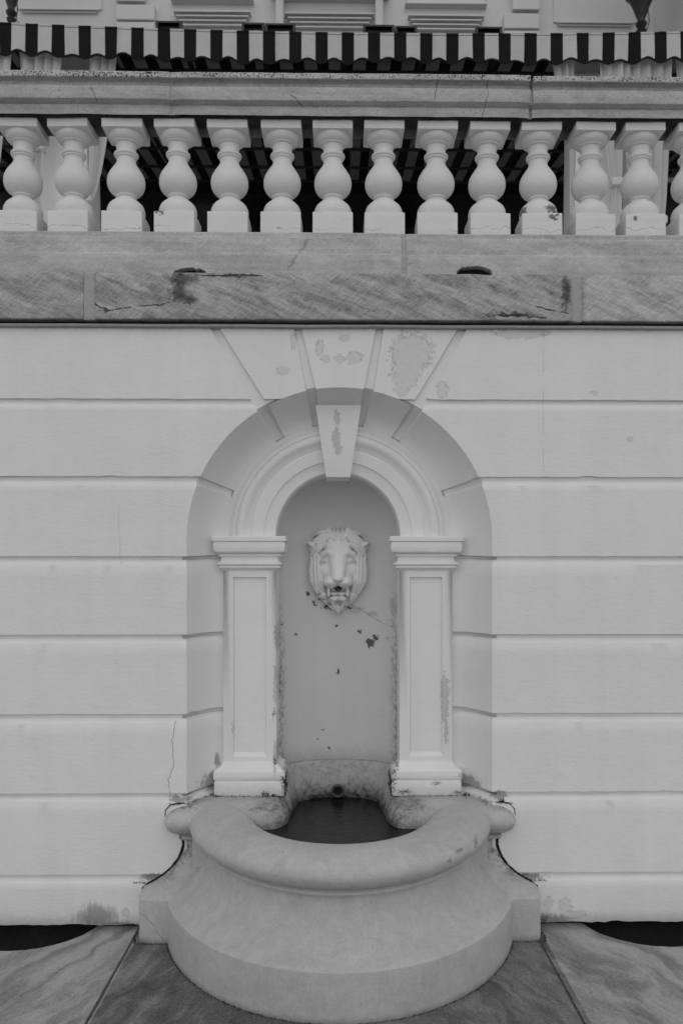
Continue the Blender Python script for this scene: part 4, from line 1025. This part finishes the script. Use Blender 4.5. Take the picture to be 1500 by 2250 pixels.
# pillars
def pillar(xt0, xt1, xb0, xb1, lab, side):
    s = 1850 / (CAM_D + 3.0)
    t = thing('terrace_pillar', lab, 'pillar', ((xt0 + xt1) / 2 / s - 748 / s, 3.15, 3.165))
    def P(a, y, z): return ((a - 748) / s, y, z)
    mb = MB(); rows = []
    zt, zb = 5.85, 3.165; z302, z500 = CAM_H + 948 / s, CAM_H + 750 / s
    for z in lin(zb, zt, 9):
        k = (z - z500) / (z302 - z500); a = xb0 + (xt0 - xb0) * k; b = xb1 + (xt1 - xb1) * k; a = (a - 748) / s; b = (b - 748) / s
        if z > z302: a, b = (xt0 - 748) / s, (xt1 - 748) / s
        rows.append([Vector((a, 3.0, z)), Vector((b, 3.0, z)), Vector((b, 3.36, z)), Vector((a, 3.36, z))])
    mb.grid(rows, close=True, cap=True); mb.build('shaft', 'pillar', t, bevel=.008)
    mb = MB(); a, b = (xt0 - 748) / s, (xt1 - 748) / s; mb.box(a - .04, b + .04, 2.96, 3.40, 5.60, 5.66); mb.build('necking', 'pillar', t, bevel=.008)
pillar(103, 194, 84, 198, 'pale stone pillar behind the balusters at the left', -1)
pillar(1266, 1356, 1263, 1364, 'pale stone pillar behind the balusters at the right', 1)
# curtains
def curtain(name_lab, top, tie, low, y, folds, ztie, zlow=3.2, ztop=5.74, seed=0, grp=None):
    s = 1850 / (CAM_D + y); mb = MB(); rows = []
    for z in lin(zlow, ztop, 30):
        if z > ztie: k = ((z - ztie) / (ztop - ztie)) ** .62; a = tie[0] + (top[0] - tie[0]) * k; b = tie[1] + (top[1] - tie[1]) * k
        else: k = ((ztie - z) / (ztie - zlow)) ** .8; a = tie[0] + (low[0] - tie[0]) * k; b = tie[1] + (low[1] - tie[1]) * k
        a, b = (a - 748) / s, (b - 748) / s; r = []
        for u in lin(0, 1, folds * 10 + 1):
            ph = 2 * math.pi * folds * u + .7 * math.sin(u * 7 + seed)
            x = a + (b - a) * u; am = min(.03 + .03 * max(0, min(1, (5.5 - z) * 4)), (b - a) / folds * .6) * (1 + .3 * math.sin(u * 13 + seed))
            r.append(Vector((x + am * .25 * math.sin(2 * ph), y + am * math.sin(ph), z)))
        rows.append(r)
    mb.grid(rows)
    t = thing('curtain', name_lab, 'curtain', ((tie[0] + tie[1]) / 2 / s - 748 / s, y, zlow), 'white curtains tied to the terrace pillars')
    mb.build('cloth', 'curtain', t, smooth=80)
    a, b = (tie[0] - 748) / s, (tie[1] - 748) / s; mb = MB(); mb.box(a - .012, b + .012, y - .05, y + .05, ztie - .03, ztie + .03); mb.build('tieback', 'curtain', t, bevel=.012)
curtain('white curtain gathered along the right edge of the left pillar', (196, 256), (196, 204), (192, 203), 2.83, 3, 4.55, seed=1)
curtain('white curtain bunched against the left side of the left pillar', (42, 140), (72, 100), (60, 88), 2.815, 4, 4.95, seed=2)
curtain('white curtain edge at the far left of the terrace', (-60, 34), (-38, -6), (-40, 10), 2.815, 3, 4.6, seed=3)
curtain('white curtain falling down the right edge of the right pillar', (1318, 1372), (1346, 1368), (1350, 1366), 2.815, 2, 4.7, seed=4)
curtain('white curtain with crossing folds right of the right pillar', (1362, 1480), (1398, 1462), (1392, 1452), 2.815, 5, 4.40, seed=5)
curtain('white curtain hanging straight at the far right of the terrace', (1486, 1580), (1530, 1562), (1526, 1568), 2.815, 3, 4.6, seed=6)
curtain('short white curtain heading left of the right pillar', (1212, 1262), (1252, 1262), (1256, 1262), 2.815, 3, 5.2, seed=7)
s3 = 1850 / (CAM_D + 3.2)
mb = MB(); mb.box((1371 - 748) / s3, (1388 - 748) / s3, 3.20, 3.26, 3.165, 5.7); tag(mb.build('white_post', 'facade', None, bevel=.006, loc=((1379 - 748) / s3, 3.23, 3.165)), 'slim bright white post just right of the right pillar', 'post')
# hanging lanterns above the awning
def lantern(x, ybot, y, lab, k=1.0):
    s = 1850 / (CAM_D + y); cx = (x - 748) / s; z0 = CAM_H + (1250 - ybot) / s
    t = thing('hanging_lantern', lab, 'lantern', (cx, y, z0), 'black iron lanterns on the house front')
    mb = MB(); mb.lathe([(.001, z0), (.040 * k, z0 + .005), (.052 * k, z0 + .03), (.030 * k, z0 + .055), (.045 * k, z0 + .075), (.058 * k, z0 + .105), (.040 * k, z0 + .13), (.036 * k, z0 + .16), (.050 * k, z0 + .19), (.062 * k, z0 + .23), (.085 * k, z0 + .30), (.13 * k, z0 + .40), (.16 * k, z0 + .43), (.001, z0 + .44)], cx, y, 14); mb.build('finial', 'iron', t, smooth=50)
    mb = MB(); mb.lathe([(.13 * k, z0 + .44), (.19 * k, z0 + .95), (.21 * k, z0 + .97), (.05, z0 + 1.2), (.001, z0 + 1.22)], cx, y, 6); mb.build('lamp_cage', 'iron', t, smooth=0)
    mb = MB(); mb.tube([(cx, y, z0 + 1.2), (cx, y, z0 + 1.6), (cx, YF, z0 + 1.7)], .025, 8); mb.build('bracket_arm', 'iron', t)
    mb = MB(); mb.tube([(cx + .09 * k, y, z0 + .45), (cx + .06 * k, y - .02, z0 + .28), (cx + .075 * k, y - .02, z0 + .12), (cx + .05 * k, y, z0 + .03), (cx + .085, y, z0 - .01)], .006, 5); mb.build('cable', 'iron', t)
lantern(30, 56, 5.3, 'black iron lantern whose turned finial hangs at the top left')
lantern(1411, 68, 5.3, 'black iron lantern whose turned finial and loose cable hang at the top right', 1.1)
# dark draped shape standing in the shade
s8 = 1850 / (CAM_D + 4.3); cx = (452 - 748) / s8; zt = CAM_H + (1250 - 443) / s8
st = thing('draped_statue', 'dark hooded draped figure in the shade seen between the left balusters', 'statue', (cx, 4.3, 3.165))
mb = MB(); rows = []
for z, rx, ry, ox in ((3.165, .30, .22, 0), (3.6, .27, .20, 0), (4.1, .24, .19, -.01), (zt - .50, .25, .17, .0), (zt - .40, .20, .14, 0), (zt - .33, .10, .10, -.01), (zt - .27, .085, .09, -.02)):
    rows.append([Vector((cx + ox + rx * (1 + .10 * math.cos(7 * a + z * 3)) * math.cos(a), 4.3 + ry * (1 + .10 * math.cos(7 * a + z * 3)) * math.sin(a), z)) for a in [2 * math.pi * k / 42 for k in range(42)]])
mb.grid(rows, close=True, cap=True); mb.build('robe', 'bronze', st, smooth=60)
mb = MB(); mb.lathe([(.001, zt), (.06, zt - .012), (.105, zt - .05), (.125, zt - .11), (.11, zt - .17), (.09, zt - .25), (.06, zt - .30), (.001, zt - .31)], cx, 4.3, 18, 1.0, 1.1); mb.v = [(x + .02 * math.sin(z * 30), y, z) for x, y, z in mb.v]; mb.build('hood', 'bronze', st, smooth=60)
